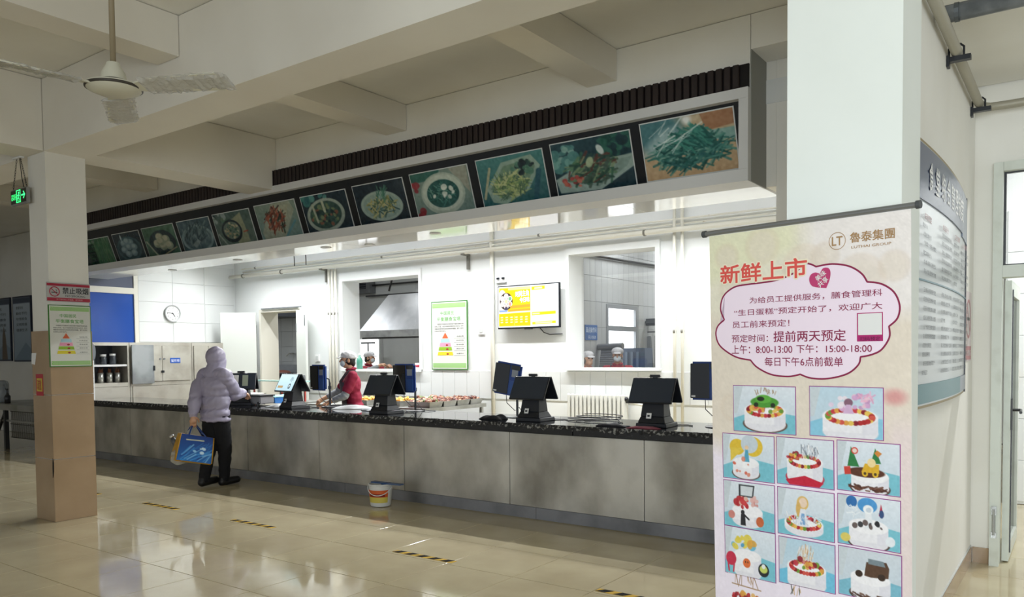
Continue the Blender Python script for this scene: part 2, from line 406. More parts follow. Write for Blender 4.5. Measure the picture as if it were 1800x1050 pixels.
# kitchen shell
wl = sbox('wall_kitchen_left', WALLK, -13.2, XK, 7.12, 9.34, 0, 3.42)
sbox('wall_kitchen_left', WALLK, -13.2, XK, 5.86, 7.12, 0, 1.0)
sbox('wall_kitchen_left', WALLK, -13.2, XK, 5.86, 7.12, 2.95, 3.42)
sbox('wall_kitchen_right', WALLK, -1.28, -1.0, 6.56, 9.34, 0, 3.42)
B0, B1 = 9.0, 9.35
DX0, DX1, DZ = -12.16, -11.07, 2.34
W1 = (-9.95, -8.25, 1.27, 2.72); W2 = (-5.55, -4.30, 1.30, 2.80)
wb = sbox('wall_back', WALLK, DX1, W1[0], B0, B1, 0, 3.42)
for a in ((-13.2, DX0, 0, 3.42), (DX0, DX1, DZ, 3.42), (W1[0], W1[1], 0, W1[2]), (W1[0], W1[1], W1[3], 3.42), (W1[1], W2[0], 0, 3.42), (W2[0], W2[1], 0, W2[2]), (W2[0], W2[1], W2[3], 3.42), (W2[1], -1.0, 0, 3.42)):
    sbox('wall_back', WALLK, a[0], a[1], B0, B1, a[2], a[3])
tiles(wb, TILEW, 39, 1, 0, 0, lambda i, j: (-10.93 + .232 * i, 8.996, 1.055), dims=(.228, .012, .40))
tiles(wl, TILEW, 3, 4, 0, 0, lambda i, j: (-12.927, 7.43 + .62 * i, 1.93 + .345 * j), dims=(.012, .615, .34))
sbox('wall_room_back', TILEG, -20, -6.45, 13.0, 13.2, 0, 3.7)
sbox('wall_room_back', WALLK, -6.0, 4, 14.6, 14.8, 0, 3.7)
sbox('wall_room_door', TILEG, -20, -6.45, 8.0, 8.2, 0, .01)
# pillars
pil = sbox('pillar', WALL, -7.93, -7.588, 3.35, 3.705, 0, 3.36)
for k in range(3):
    z0, z1 = (.004, .578, 1.168)[k], (.572, 1.162, 1.75)[k]
    box('tile', TILEC, pil, -7.588, -7.576, 3.338, 3.715, z0, z1)
    box('tile', TILEC, pil, -7.94, -7.578, 3.337, 3.349, z0, z1)
chip = MB().prism([(-.012, .36), (.01, .42), (.013, .50), (-.004, .54), (-.012, .46)], 0, .004)
co = chip.build('chipped_corner', mat('chip_dark', '#241d17', .9), pil); co.location = (-7.583, 3.3335, .05); co['label'] = 'dark chipped gap in the tile corner'
sbox('pillar', mat('bright_plaster', '#eff4f0', .8, noise=(1.4, '#e9eee9', .4, .7)), -1.005, -.572, 3.34, 3.745, 0, 3.36)
# skirting at the right wall
sk = struct(link('baseboard_right', MB().box(-.63, -.622, 3.76, 6.349, .112, .12).mesh('baseboard_right', GREYF)))
for k in range(4): box('tile', TILEC, sk, -.63, -.618, 3.765 + .645 * k, 3.765 + .645 * k + .641, .002, .11)
box('tile', TILEC, sk, -.615, -.516, 6.348, 6.36, .002, .11)

# ------------------------------------------------------------------ slats over the menu sign and the sign
tr = struct(MB().box(-12.9, -2.04, 5.845, 5.863, 3.452, 3.635).build('trim_1', mat('slat_backing', '#120c0b', .8)))
sl = MB().box(-.024, .024, 5.808, 5.845, 3.455, 3.63).mesh('slat', DWOOD, bevel=.004)
for k in range(166): link('slat', sl, tr, (-12.87 + .0651 * k, 0, 0))
sg = thing('menu_sign', 'long grey framed black menu sign over the serving counter showing a row of dish pictures', 'sign', (0, 0, 0))
XS0, XS1 = -12.9, -2.04
box('top_rail', GREYF, sg, XS0, XS1, 5.80, 5.86, 3.375, 3.452)
box('bottom_rail', GREYF, sg, XS0, XS1, 5.80, 6.07, 2.765, 2.855)
box('end_rail', GREYF, sg, XS1, XS1 + .075 - .065, 5.80, 6.2, 2.765, 3.452)
box('end_rail', GREYF, sg, XS1 - .062, XS1, 5.80, 5.87, 2.856, 3.374)
MB().box(XS1 + .0105, XS1 + .013, 5.865, 6.2085, 2.77, 3.74).build('side_panel', mat('side_grey', '#94958f', .7), sg)
TIL = .34; NB = Vector((0, -1, -TIL)).normalized(); PB = Vector((0, 5.862, 3.38))
def Ysign(z): return PB.y + (PB.z - z) * TIL
MB().hull8([(XS0, Ysign(3.4), 3.4), (XS1, Ysign(3.4), 3.4), (XS1, Ysign(2.85), 2.85), (XS0, Ysign(2.85), 2.85)],
           [(XS0, Ysign(3.4) + .02, 3.4), (XS1, Ysign(3.4) + .02, 3.4), (XS1, Ysign(2.85) + .02, 2.85), (XS0, Ysign(2.85) + .02, 2.85)]).build('back_panel', mat('sign_black', '#0c1016', .25), sg)
NAVY = '#151d24'
def dish_0(c): c.grad('#27403e', '#1b3436'); c.mott(.05)
def dish_1(c):
    c.grad('#52684e', '#2f5a40'); c.strokes(150, .4, .5, .6, .6, .7, .03, ['#2f6a3c', '#4a7f4c', '#255036', '#6d8a5e', '#3a6e45'], PI / 2, .25); c.blobs(4, .18, .12, .2, .08, .06, ['#8d9a8a', '#a3ac9c']); c.tint('#29534b', .25)
def dish_2(c):
    c.grad('#23323a', '#2a4248'); c.ell(.5, .56, .46, .42, '#3c5a60'); c.ell(.5, .56, .40, .36, '#2c464d')
    for x, y in ((.34, .36), (.6, .34), (.3, .58), (.5, .5), (.7, .52), (.42, .74), (.64, .72), (.48, .3)): c.ell(x, y, .12, .115, '#6d868b'); c.ell(x - .02, y - .03, .075, .07, '#8fa5a8')
    c.ell(.3, .14, .03, .1, '#b9c8c8')
def dish_3(c):
    c.grad('#4d6e58', '#3e6150'); c.ell(.55, .55, .42, .42, '#22373a')
    c.line(.05, .45, .3, .98, .05, '#9aa48c'); c.line(.5, .95, .95, .75, .035, '#a49b78')
    for x, y in ((.5, .36), (.68, .45), (.38, .56), (.55, .66), (.74, .66), (.5, .5)): c.ell(x, y, .125, .14, '#8f9a82'); c.ell(x - .02, y - .04, .09, .09, '#b8b79b')
    c.mott(.03)
def dish_4(c):
    c.grad('#4a5f66', '#3d5358'); c.ell(.52, .6, .5, .42, '#7d9393'); c.ell(.52, .6, .43, .36, '#54696d'); c.strokes(90, .5, .42, .36, .26, .34, .022, ['#31454b', '#5f7679', '#6e8384', '#2a3b40'], -1.2, .7)
    c.poly([(.3, .78), (.52, .62), (.6, .7), (.4, .88)], '#7f8f8c'); c.mott(.04)
def dish_5(c):
    c.grad('#4a5e58', '#66756a'); c.poly([(.45, .3), (1.0, .05), (1.1, .9), (.7, 1)], '#8d9277'); c.blobs(14, .2, .15, .25, .15, .07, ['#8f9c98', '#2c3f44', '#b08b4c', '#4d6b5b'])
    c.ell(.55, .55, .36, .34, '#1d2c33'); c.ell(.55, .53, .30, .26, '#69786b'); c.blobs(60, .55, .53, .26, .22, .03, ['#a08f6c', '#55705c', '#b7ad8e', '#3f5a4e'])
    c.line(.05, .6, .3, 1, .05, '#8d9a90'); c.line(.95, .62, 1.1, .6, .03, '#a33b30')
def dish_6(c):
    c.grad('#7e8d80', '#6f8a86'); c.poly([(.05, .75), (.55, .02), (1.15, .0), (1.25, .25), (.75, 1), (.1, 1)], '#9aa08e'); c.poly([(.2, .72), (.6, .1), (1.1, .1), (.75, .85)], '#a5a690')
    c.strokes(90, .6, .45, .30, .33, .2, .035, ['#33282a', '#6c3a31', '#8d4a3c', '#2d3b34', '#57463a', '#a55c48'], -.9, .8); c.line(.75, 1, 1.2, .55, .06, '#5f8b92')
def dish_7(c):
    c.grad('#23333c', '#20303a'); c.blobs(10, .3, .08, .5, .1, .09, ['#2f5f63', '#3f7a76', '#5b8f8a']); c.ell(.62, .55, .56, .43, '#9ba79a', -.15); c.ell(.62, .54, .47, .35, '#37504a', -.15)
    c.blobs(70, .62, .54, .42, .3, .05, ['#2a4340', '#4f6d55', '#73825f', '#3b5a55', '#203437', '#8a5a4a']); c.line(.3, .25, .35, .7, .06, '#a4ad97'); c.line(.6, .2, .62, .45, .07, '#b0b69d')
def dish_8(c):
    c.grad('#22303a', '#1b2831'); c.ell(.66, .56, .55, .36, '#9fb0a4', .1); c.ell(.66, .56, .48, .30, '#8ea398', .1); c.strokes(80, .66, .58, .38, .22, .16, .03, ['#a49b62', '#6f7d52', '#3c5a52', '#c0b984', '#2c4a49'], 0, PI); c.strokes(18, .72, .26, .12, .12, .22, .02, ['#3c6a5c', '#52806c'], -1.2, .6)
def dish_9(c):
    c.grad('#7d8f83', '#6c837c'); c.poly([(.9, 0), (1.3, 0), (1.3, .6)], '#9a9c8c'); c.ell(.2, .0, .5, .2, '#2c6055'); c.blobs(4, .05, .3, .06, .1, .07, ['#8c2f37', '#a33d44']); c.blobs(3, .12, .88, .08, .08, .07, ['#8c2f37'])
    c.ell(.68, .52, .50, .46, '#a7b3a4'); c.ell(.68, .50, .46, .40, '#bcc6b6'); c.ell(.68, .52, .37, .31, '#255550'); c.strokes(70, .68, .52, .30, .24, .14, .018, ['#3f7c70', '#1c4743', '#6c9a88'], 0, PI); c.blobs(9, .68, .5, .25, .18, .05, ['#c9d2c4', '#dfe3d6'])
def dish_10(c):
    c.grad('#4a807c', '#2f5d60'); c.line(.05, .8, .25, .2, .05, '#a9a98a'); c.poly([(.12, .62), (.5, .12), (1.1, .06), (1.25, .3), (.95, .75), (.45, .98), (.2, .9)], '#8fa696'); c.poly([(.2, .62), (.53, .2), (1.05, .14), (1.15, .3), (.9, .7), (.45, .9)], '#6e8a72')
    c.strokes(160, .62, .6, .36, .24, .2, .02, ['#7d9a5f', '#a0ad6e', '#566f4c', '#c0c48c', '#486553'], 0, PI); c.blobs(26, .92, .28, .22, .14, .05, ['#1f2f33', '#2c4a44', '#18262b', '#4f7a66']); c.line(1.2, .4, 1.05, 1, .1, '#2b5560')
def dish_11(c):
    c.grad('#24424a', '#1b333c'); c.blobs(30, .2, .3, .25, .25, .07, ['#4d7f7c', '#6fa097', '#2f5a5c', '#86aca2']); c.blobs(40, 1.1, .2, .3, .2, .08, ['#1c4a44', '#2b5f52', '#15333a'])
    c.poly([(0, .68), (.5, .45), (1.4, .4), (1.35, .62), (.75, .98), (.05, .95)], '#94a79e'); c.poly([(.1, .72), (.55, .5), (1.3, .46), (1.22, .62), (.72, .92)], '#7e948a')
    c.strokes(120, .66, .58, .42, .26, .2, .04, ['#35604c', '#5b7d5d', '#27483f', '#7d8f6c', '#5c3a34', '#41564a'], -.5, .9); c.blobs(16, .3, .78, .2, .1, .035, ['#a8443f', '#c06a58', '#8c3434']); c.ell(.82, .24, .05, .1, '#c5d0cb', -.4); c.ell(.62, .44, .06, .1, '#9fae8b', .3)
def dish_12(c):
    c.grad('#b7a789', '#c2a27c'); c.ell(.3, .2, .5, .35, '#3b6f78', 0, .9, 14); c.poly([(1.1, 0), (1.7, 0), (1.7, .25), (1.2, .3)], '#9d7456'); c.ell(.35, .36, .36, .14, '#9db7b8', -.5, .9, 8)
    c.poly([(1.1, .3), (1.7, .3), (1.7, .5), (1.2, .45)], '#7fa39b'); c.strokes(260, .86, .58, .66, .26, .34, .03, ['#2f6b62', '#1f5550', '#4a857a', '#2a5f5f', '#6b9a8c', '#174643'], -.2, .9); c.strokes(60, .95, .36, .3, .16, .3, .03, ['#2f6f66', '#3f8577', '#1f5550'], .6, .6); c.ell(.86, .06, .08, .07, '#e6e8e2', 0, 1, 5)
    c.strokes(14, .5, .3, .4, .3, .4, .015, ['#b8cfcb', '#d2dedb'], -.6, .5)
DISH = [  # bottom-left, top-right pixels
    ((148, 479), (152, 430), dish_0), ((166.7, 474), (190, 415), dish_1), ((215, 466.7), (242.7, 404), dish_2), ((267, 459), (303, 392), dish_3), ((328, 448), (366, 380), dish_4), ((391.7, 440), (437, 365.7), dish_5),
    ((465, 428), (517, 349), dish_6), ((546, 416), (606.7, 331.7), dish_7), ((637, 401.7), (707, 311), dish_8), ((737.4, 387), (821, 287.6), dish_9), ((853, 369), (953, 260), dish_10), ((982.4, 348), (1107, 227), dish_11), ((1138.2, 321.7), (1289.6, 186), dish_12)]
WB = mat('photo_white_border', '#c9cbc8', .3)
for k, (bl, trp, fn) in enumerate(DISH):
    a = hit(*bl, PB, NB); b = hit(*trp, PB, NB)
    if k == 0: a.x, b.x = -12.45, -11.95
    x0, x1, z0, z1 = a.x, b.x, max(2.872, a.z), min(3.37, b.z)
    def slab(x0, x1, z0, z1, off): return [(x0, Ysign(z0) - off, z0), (x1, Ysign(z0) - off, z0), (x1, Ysign(z1) - off, z1), (x0, Ysign(z1) - off, z1)]
    ph = MB().hull8(slab(x0, x1, z0, z1, .006), slab(x0, x1, z0, z1, 0)).build('dish_photo', WB, sg)
    nx = int(60 + 60 * k / 12); asp = (x1 - x0) / (z1 - z0) / 1.05
    c = Cv(nx, int(nx / max(asp, .8)), NAVY, asp, k + 3); wa = 1.02 if k < 5 else 1.68 if k == 12 else 1.32; c.x = c.x * wa / c.a; c.a = wa; fn(c); c.mott(.025, 3)
    bo = .009
    c.build('print', PRINTG, ph, lambda u, v: np.stack([x0 + bo + (x1 - x0 - 2 * bo) * u, Ysign(z1 - bo - (z1 - z0 - 2 * bo) * v) - .0075, z1 - bo - (z1 - z0 - 2 * bo) * v], 1))
# glossy soffit behind the sign with downlights
sf = struct(MB().box(-12.9, -2.06, 6.21, 6.62, 2.80, 2.83).build('trim_2', SOFM))
for k in range(9): box('panel', SOFM, sf, -12.88 + 1.204 * k, -12.88 + 1.204 * k + 1.2, 6.075, 6.60, 2.775, 2.798)
lbl = ['second from the left end', 'leftmost, above the clock', 'third from the left end', 'fourth from the left end', 'rightmost, above the television']
for k, (px, py) in enumerate(((418, 457), (305, 475), (573, 435), (650, 430), (765, 410))):
    p = at(px, py, 2, 2.775)
    d = thing('recessed_downlight', 'small recessed downlight in the soffit, ' + lbl[k], 'lamp', (p.x, min(6.5, max(6.2, p.y)), 2.774), group='soffit downlights')
    m = MB(); m.lathe([(.045, -.004), (.06, -.006), (.062, 0), (.045, 0)], n=20); m.build('trim_ring', GREYF, d, True)
    MB().lathe([(.001, .012), (.04, .012), (.044, -.001), (.043, -.002), (.001, -.002)], n=20).build('lens', mat('downlight_lens', '#c8c8c4', .2), d, True)

# ------------------------------------------------------------------ serving counter and worktop
ct = thing('serving_counter', 'long stained stainless steel serving counter below the menu sign', 'counter', (0, 0, 0))
seams = [-12.22, -10.9, -9.55, -8.2, -6.9, -5.6, -4.27, -2.905, -1.975]
for a, b in zip(seams, seams[1:]):
    MB().box(a + .003, b - .003, YC, YC + .03, .112, .780, bev=.004).build('front_panel', STEEL, ct)
box('carcass', DARK, ct, -12.2, -1.98, YC + .032, 6.5, .1, .780)
ks = [-12.2, -8.9, -6.5, -3.985, -1.98]
for a, b in zip(ks, ks[1:]): box('kick_plate', mat('kick_steel', '#94959a', .42, .75, noise=(3, '#77787c', .4, .7)), ct, a + .002, b - .002, YC + .008, YC + .03, .003, .108)
wt = thing('worktop', 'glossy black granite worktop with a chipped front edge along the steel serving counter', 'worktop', (0, 0, 0))
def slab_mesh(x0, x1, y0, y1):
    n = int((x1 - x0) / .018); r = random.Random(int(x0 * 100)); mb = MB(); vs = []
    for i in range(n + 1):
        x = x0 + (x1 - x0) * i / n; c = max(0, r.gauss(.004, .007)); e = .020 + c * 1.6
        vs += [(x, y0 + .006, .782), (x, y0, .788), (x, y0 - r.random() * .002, .868 - e - r.random() * .012), (x, y0 + e * .8, .868), (x, y1, .868), (x, y1, .782)]
    fs = []; mi = []
    for i in range(n):
        for j in range(6):
            a, b = i * 6 + j, i * 6 + (j + 1) % 6; fs.append((a, b, b + 6, a + 6)); mi.append(1 if j == 2 else 0 if j in (3, 4, 5) else 2)
    fs += [(0, 1, 2, 3, 4, 5), tuple(n * 6 + j for j in range(5, -1, -1))]; mi += [0, 0]
    mb.v = vs; mb.f = fs; mb.mi = mi
    return mb.mesh('slab', [GRAN, GRANE, mat('granite_lip', '#131418', .45, noise=(40, '#3c3d40', .6, .8))])
for a, b in ((-12.25, -9.96), (-9.955, -6.425), (-6.42, -3.57), (-3.565, -1.97)): link('slab', slab_mesh(a, b - .004, YC - .025, 6.66), wt)

# ------------------------------------------------------------------ self-service tills
def till(label, x, y, rz, lit=False, mirror=False):
    t = thing('pos_terminal', label, 'till', (x, y, .868), rz, 'double-screen tills on the worktop')
    b = MB()
    lo = lambda z, w, y0, y1: [(-w, y0, z), (w, y0, z), (w, y1, z), (-w, y1, z)]
    b.hull8(lo(0, .14, -.10, .16), lo(.035, .135, -.10, .15)); b.hull8(lo(.036, .125, -.095, .12), lo(.09, .105, -.07, .085)); b.hull8(lo(.0895, .105, -.07, .085), lo(.31, .085, -.03, .06))
    b.build('stand', BLACK, t, bevel=.004)
    MB().hull8([(-.045, -.093, .075), (.0, -.093, .075), (.0, -.090, .075), (-.045, -.090, .075)], [(-.045, -.078, .12), (.0, -.078, .12), (.0, -.075, .12), (-.045, -.075, .12)]).build('white_sticker', WHITE, t)
    box('sticker_square', BLACK, t, -.032, -.014, -.0935, -.083, .09, .106)
    def panel(name, s, m):
        # a leaning screen: top edge at the ridge, foot pushed out to side s
        zt, zb, yt, yb = .415, .205, s * .012, s * .125
        d = Vector((0, yb - yt, zb - zt)).normalized(); nn = Vector((0, d.z, -d.y)) * (-1 if s > 0 else 1) * -1
        nn = Vector((0, s * abs(d.z), abs(d.y))).normalized()
        def q(z, off, w):
            f = (zt - z) / (zt - zb); y = yt + (yb - yt) * f; return [(-w, y + nn.y * off, z + nn.z * off), (w, y + nn.y * off, z + nn.z * off)]
        A = q(zb, -.012, .195) + q(zt, -.012, .195)[::-1]; B = q(zb, .006, .195) + q(zt, .006, .195)[::-1]
        p = MB().hull8(A, B).build(name, m, t, bevel=.004)
        return p, q
    p, q = panel('front_screen', -1, BLACK); panel('rear_screen', 1, BLACK)
    MB().hull8(q(.214, .0061, .187) + q(.406, .0061, .187)[::-1], q(.214, .0075, .187) + q(.406, .0075, .187)[::-1]).build('display_glass', mat('till_glass', '#2c3441', .32), p)
    if lit:
        c = Cv(90, 56, '#b7d3da', 1.6, 5); c.grad('#c3dde2', '#a9c6d2'); c.poly([(.12, .70), (.62, .70), (.62, .84), (.12, .84)], '#a88d62')
        c.strokes(30, 1.22, .28, .18, .14, .12, .02, ['#7f96a0', '#93a8b0'], 0, PI); c.ell(1.22, .72, .11, .16, '#2e3a44'); c.ell(1.22, .72, .07, .1, '#c9d8da'); c.ell(1.27, .8, .05, .06, '#20272d'); c.ell(1.18, .62, .05, .05, '#4d5a63')
        def P(u, v):
            o = []
            for a, bq in zip(u, v):
                z = .406 - .19 * bq; (x0, y, zz), _ = q(z, .0085, .18); o.append((-.178 + .356 * a, y, zz))
            return np.array(o)
        c.build('lit_picture', print_mat('till_screen', .3, 1.0), p, P)['label'] = 'lit pale blue picture'
    else:
        w = MB(); w.box(-.055, .055, -.02, .012, .418, .442, bev=.01); w.cyl((0, 0, .405), (0, 0, .42), .02); w.build('webcam', BLACK, t, smooth=.6)
    c1 = MB().tube([(.06, .16, .02), (.12, .2, .006), (.2, .24, .005), (.26, .18, .005)], .004); c1.build('power_cable', BLACK, t, True)
    return t
till('black till with a lit pale blue screen, behind the fourth tin from the hooded shopper', at(514, 700, 1, 6.12).x, 6.12, -.12, True)['label'] = 'black double-screen till whose front screen is lit pale blue'
till('black till with blank screens between worker in red and food trays', at(676, 710, 1, 6.07).x, 6.07, .02)
till('black till with blank screens standing in front of the left end of the white radiator', at(938, 715, 1, 6.10).x, 6.10, 0)
till('black till with blank screens nearest the cake banner, red and black cloths at its foot', at(1152, 720, 1, 6.12).x, 6.12, .04)
# the far till seen past the shopper's shoulder: rear view with papers
t5 = till('black till with white papers taped on, just beyond the hooded shopper', at(424, 660, 1, 6.22).x, 6.22, .75)
for ch in list(t5.children):
    if ch.name.startswith('white_sticker') or ch.name.startswith('sticker_square'): bpy.data.objects.remove(ch)
MB().hull8([(-.18, -.108, .24), (-.02, -.108, .24), (-.02, -.106, .24), (-.18, -.106, .24)], [(-.18, -.05, .39), (-.02, -.05, .39), (-.02, -.048, .39), (-.18, -.048, .39)]).build('paper_sheet', WHITE, t5)
MB().hull8([(.03, -.109, .25), (.10, -.109, .25), (.10, -.107, .25), (.03, -.107, .25)], [(.03, -.06, .39), (.10, -.06, .39), (.10, -.058, .39), (.03, -.058, .39)]).build('paper_sheet', mat('paper_green', '#a3ad9a', .6), t5)

# ------------------------------------------------------------------ face-scan payment devices
def scanner(label, x, y, rz, h=.50, tilt=0, yaw=0, pole=(0, .05)):
    t = thing('face_scanner', label, 'scanner', (x, y, .868), rz, 'blue face scanners on poles')
    m = Matrix.Translation((0, 0, h)) @ Euler((0, tilt, 0)).to_matrix().to_4x4()
    M = lambda *a, bev=0: MB().box(*a, M=m, bev=bev)
    M(-.145, .145, -.025, .03, -.16, .16, bev=.02).build('case', BLUE, t, smooth=.6)
    M(-.135, .03, -.031, -.024, -.145, .145, bev=.003).build('screen', BLACKG, t)
    M(.04, .13, -.029, -.024, -.145, -.01).build('keypad', mat('blue_pad', '#274f95', .3), t)
    M(.055, .12, -.029, -.024, .03, .10).build('camera_window', mat('grey_lens', '#8a9099', .2), t)
    M(.04, .135, -.028, -.024, .10, .145).build('top_band', BLACKG, t)
    M(-.125, -.09, -.033, -.03, -.135, -.12).build('logo_plate', WHITE, t)
    px, py = pole
    b = MB(); b.cyl((px, py, .012), (px, py, h - .06), .012); b.cyl((px, py, h * .6), (px, py, h * .6 + .04), .02); b.build('pole', BLACK, t, smooth=.6)
    MB().tube([(px, py, h - .1), (px - .01, py + .0, h - .02), (px * .5, .03, h)], .01).build('bracket', BLACK, t, True)
    MB().lathe([(.02, .014), (.10, .008), (.11, .0), (.001, .0)], (px, py, 0)).build('base_plate', BLACK, t, True)
    MB().tube([(-.02, .01, h - .15), (-.03, .04, h - .24), (.04, .08, h - .32), (px + .02, py, .1), (px + .06, py + .05, .012), (px + .16, py + .02, .008), (px + .2, py + .1, .006)], .004).build('cable', BLACK, t, True)
    return t
scanner('blue scanner turned sideways on a pole behind the lit till', at(560, 665, 1, 6.50).x, 6.50, -.08, .36, 0, 0, (.17, .04))
scanner('blue scanner on a pole behind the till before the food trays', at(711, 667, 1, 6.42).x, 6.42, .15, .37, 0, 0, (.10, .06))
scanner('blue scanner leaning left on a pole below the wall television', at(892, 665, 1, 6.26).x, 6.26, .15, .385, .16, 0, (.06, .09))
scanner('blue scanner partly hidden by the edge of the cake banner', at(1243, 672, 1, 6.25).x, 6.25, .0, .39, .0, 0, (.06, .09))

# ------------------------------------------------------------------ small things on the worktop
p = thing('receipt_printer', 'grey metal box printer with black lid beside the hooded shopper', 'printer', (at(453, 703, 1, 6.40).x, 6.38, .868), .1)
box('body', mat('grey_case', '#9c9ca0', .4, .3), p, -.20, .20, -.12, .12, .015, .11, .01); box('lid', BLACK, p, -.21, .21, -.13, .13, .111, .13, .005)
for sx in (-1, 1): MB().cyl((sx * .14, -.11, 0), (sx * .14, -.11, .016), .02).build('foot', BLACK, p); MB().cyl((sx * .18, -.135, .03), (sx * .18, -.12, .03), .018).build('knob', BLACK, p)
def cloth(name, label, cat, x, y, sx, sy, h, col, seed, rz=0, grp=None):
    r = np.random.RandomState(seed); n = 18; vs = []; a = r.randn(6, 4)
    for j in range(n):
        for i in range(n):
            u, v = i / (n - 1) * 2 - 1, j / (n - 1) * 2 - 1; e = max(0, 1 - max(abs(u), abs(v)) ** 3)
            z = sum(.5 + .5 * math.sin(q[0] * 3 * u + q[1] * 3 * v + q[2]) for q in a) / 6
            vs.append((u * sx * (1 + .15 * math.sin(v * 4 + a[0][3])), v * sy * (1 + .15 * math.sin(u * 5 + a[1][3])), .003 + h * e * z))
    k = len(vs); vs += [(x_, y_, 0.001) for x_, y_, _ in vs]
    fs = [(j * n + i, j * n + i + 1, (j + 1) * n + i + 1, (j + 1) * n + i) for j in range(n - 1) for i in range(n - 1)]
    fs += [tuple(reversed([k + q for q in f])) for f in fs[:]]
    for i in range(n - 1): fs += [(i, k + i, k + i + 1, i + 1), ((n - 1) * n + i, (n - 1) * n + i + 1, k + (n - 1) * n + i + 1, k + (n - 1) * n + i), (i * n, (i + 1) * n, k + (i + 1) * n, k + i * n), (i * n + n - 1, k + i * n + n - 1, k + (i + 1) * n + n - 1, (i + 1) * n + n - 1)]
    mb = MB(); mb.v = vs; mb.f = fs
    o = mb.build(name, mat('cloth_' + col.strip('#'), col, .85), None, True); o.location = (x, y, .868); o.rotation_euler = (0, 0, rz)
    return tag(o, label, cat, grp)
cloth('black_cloth', 'crumpled black cloth lying on the worktop left of the till nearest the banner', 'cloth', -3.26, 5.97, .13, .05, .05, '#1b1a20', 3)
cloth('red_cloth', 'dull red cloth lying on the worktop at the foot of the till nearest the banner', 'cloth', -2.95, 5.93, .13, .04, .03, '#7c3b47', 5)
cloth('black_glove', 'black crumpled glove lying under the leftward leaning blue scanner', 'glove', -4.62, 6.06, .12, .06, .07, '#17181c', 8)
cloth('plastic_bag', 'clear white crumpled plastic bag between the printer and the lit till', 'bag', -8.02, 6.18, .13, .10, .07, '#d9dde0', 9)
cloth('white_towel', 'white crumpled towel lying on the worktop before the worker in red', 'towel', -6.98, 6.42, .2, .1, .06, '#d5d7da', 12, .5)
cloth('grey_towel', 'grey folded towel lying right of the white towel on the worktop', 'towel', -6.53, 6.30, .10, .08, .05, '#a9adb3', 15, -.3)
def coil(name, label, x, y, pts): o = MB().tube(pts, .0045, 6).build(name, BLACK, None, True); o.location = (x, y, .873); tag(o, label, 'cable')
coil('cable_coil', 'black cable lying in loops on the worktop right of the till before the radiator', -3.66, 6.36, [(.30 * math.cos(t * .63) * (1 - t * .012) - .05, .14 * math.sin(t * .63) + .01 * t, .004 + .0012 * t) for t in range(26)])
coil('cable_tangle', 'black cable tangle lying at the foot of the scanner behind the lit till', -7.34, 6.50, [(.18 * math.cos(t * .7) + .008 * t, .09 * math.sin(t * .9), .004 + .0015 * t) for t in range(18)])

# ------------------------------------------------------------------ bucket
bk = thing('bucket', 'white plastic bucket with orange label and a blue wiper across its rim', 'bucket', (-5.66, 5.56, .001))
MB().lathe([(.001, 0), (.096, 0), (.102, .01), (.118, .20), (.118, .20), (.122, .205), (.122, .222), (.114, .222), (.098, .02), (.001, .015)], n=32).build('pail', mat('pail_white', '#dedfdc', .4), bk, smooth=.7)
def wrap(z0, z1, a0, a1, off=.0015, n=20):
    mb = MB(); vs = []
    for i in range(n + 1):
        a = a0 + (a1 - a0) * i / n
        for z in (z0, z1):
            r = .102 + (z - .01) / .19 * .016 + off; vs.append((r * math.cos(a), r * math.sin(a), z))
    mb.add(vs, [(2 * i, 2 * i + 1, 2 * i + 3, 2 * i + 2) for i in range(n)]); return mb
wrap(.04, .10, -2.3, -.1).build('label_yellow', mat('label_yellow', '#d8c65a', .4), bk); wrap(.095, .165, -2.3, -.1, .002).build('label_orange', mat('label_orange', '#d9622d', .4), bk); wrap(.10, .13, -1.9, -.4, .0026).build('label_band', mat('label_red', '#8b2a22', .4), bk)
MB().tube([(.121 * math.cos(a), .121 * math.sin(a), .205 + -.10 * math.sin((a + 2.6) / 3.14 * PI) if False else .205 - .09 * math.sin((a + 2.7) / 2.9 * PI)) if False else (.126 * math.cos(a), .126 * math.sin(a), .20 - .085 * math.sin(max(0, (a + 2.5)) / 2.9 * PI)) for a in np.linspace(-2.5, .4, 18)], .004, 6).build('handle', WHITE, bk, True)
wp = thing('floor_wiper', 'flat blue wiper blade lying across the top of the white bucket', 'wiper', (-5.60, 5.56, .224), .05)
box('blade', mat('wiper_blue', '#32507e', .4), wp, -.16, .22, -.03, .03, .0, .012); MB().hull8([(-.03, -.025, .0), (.05, -.025, .0), (.05, .025, .0), (-.03, .025, .0)], [(-.005, -.012, -.045), (.02, -.012, -.045), (.02, .012, -.045), (-.005, .012, -.045)]).build('socket', mat('wiper_blue', '#32507e'), wp)

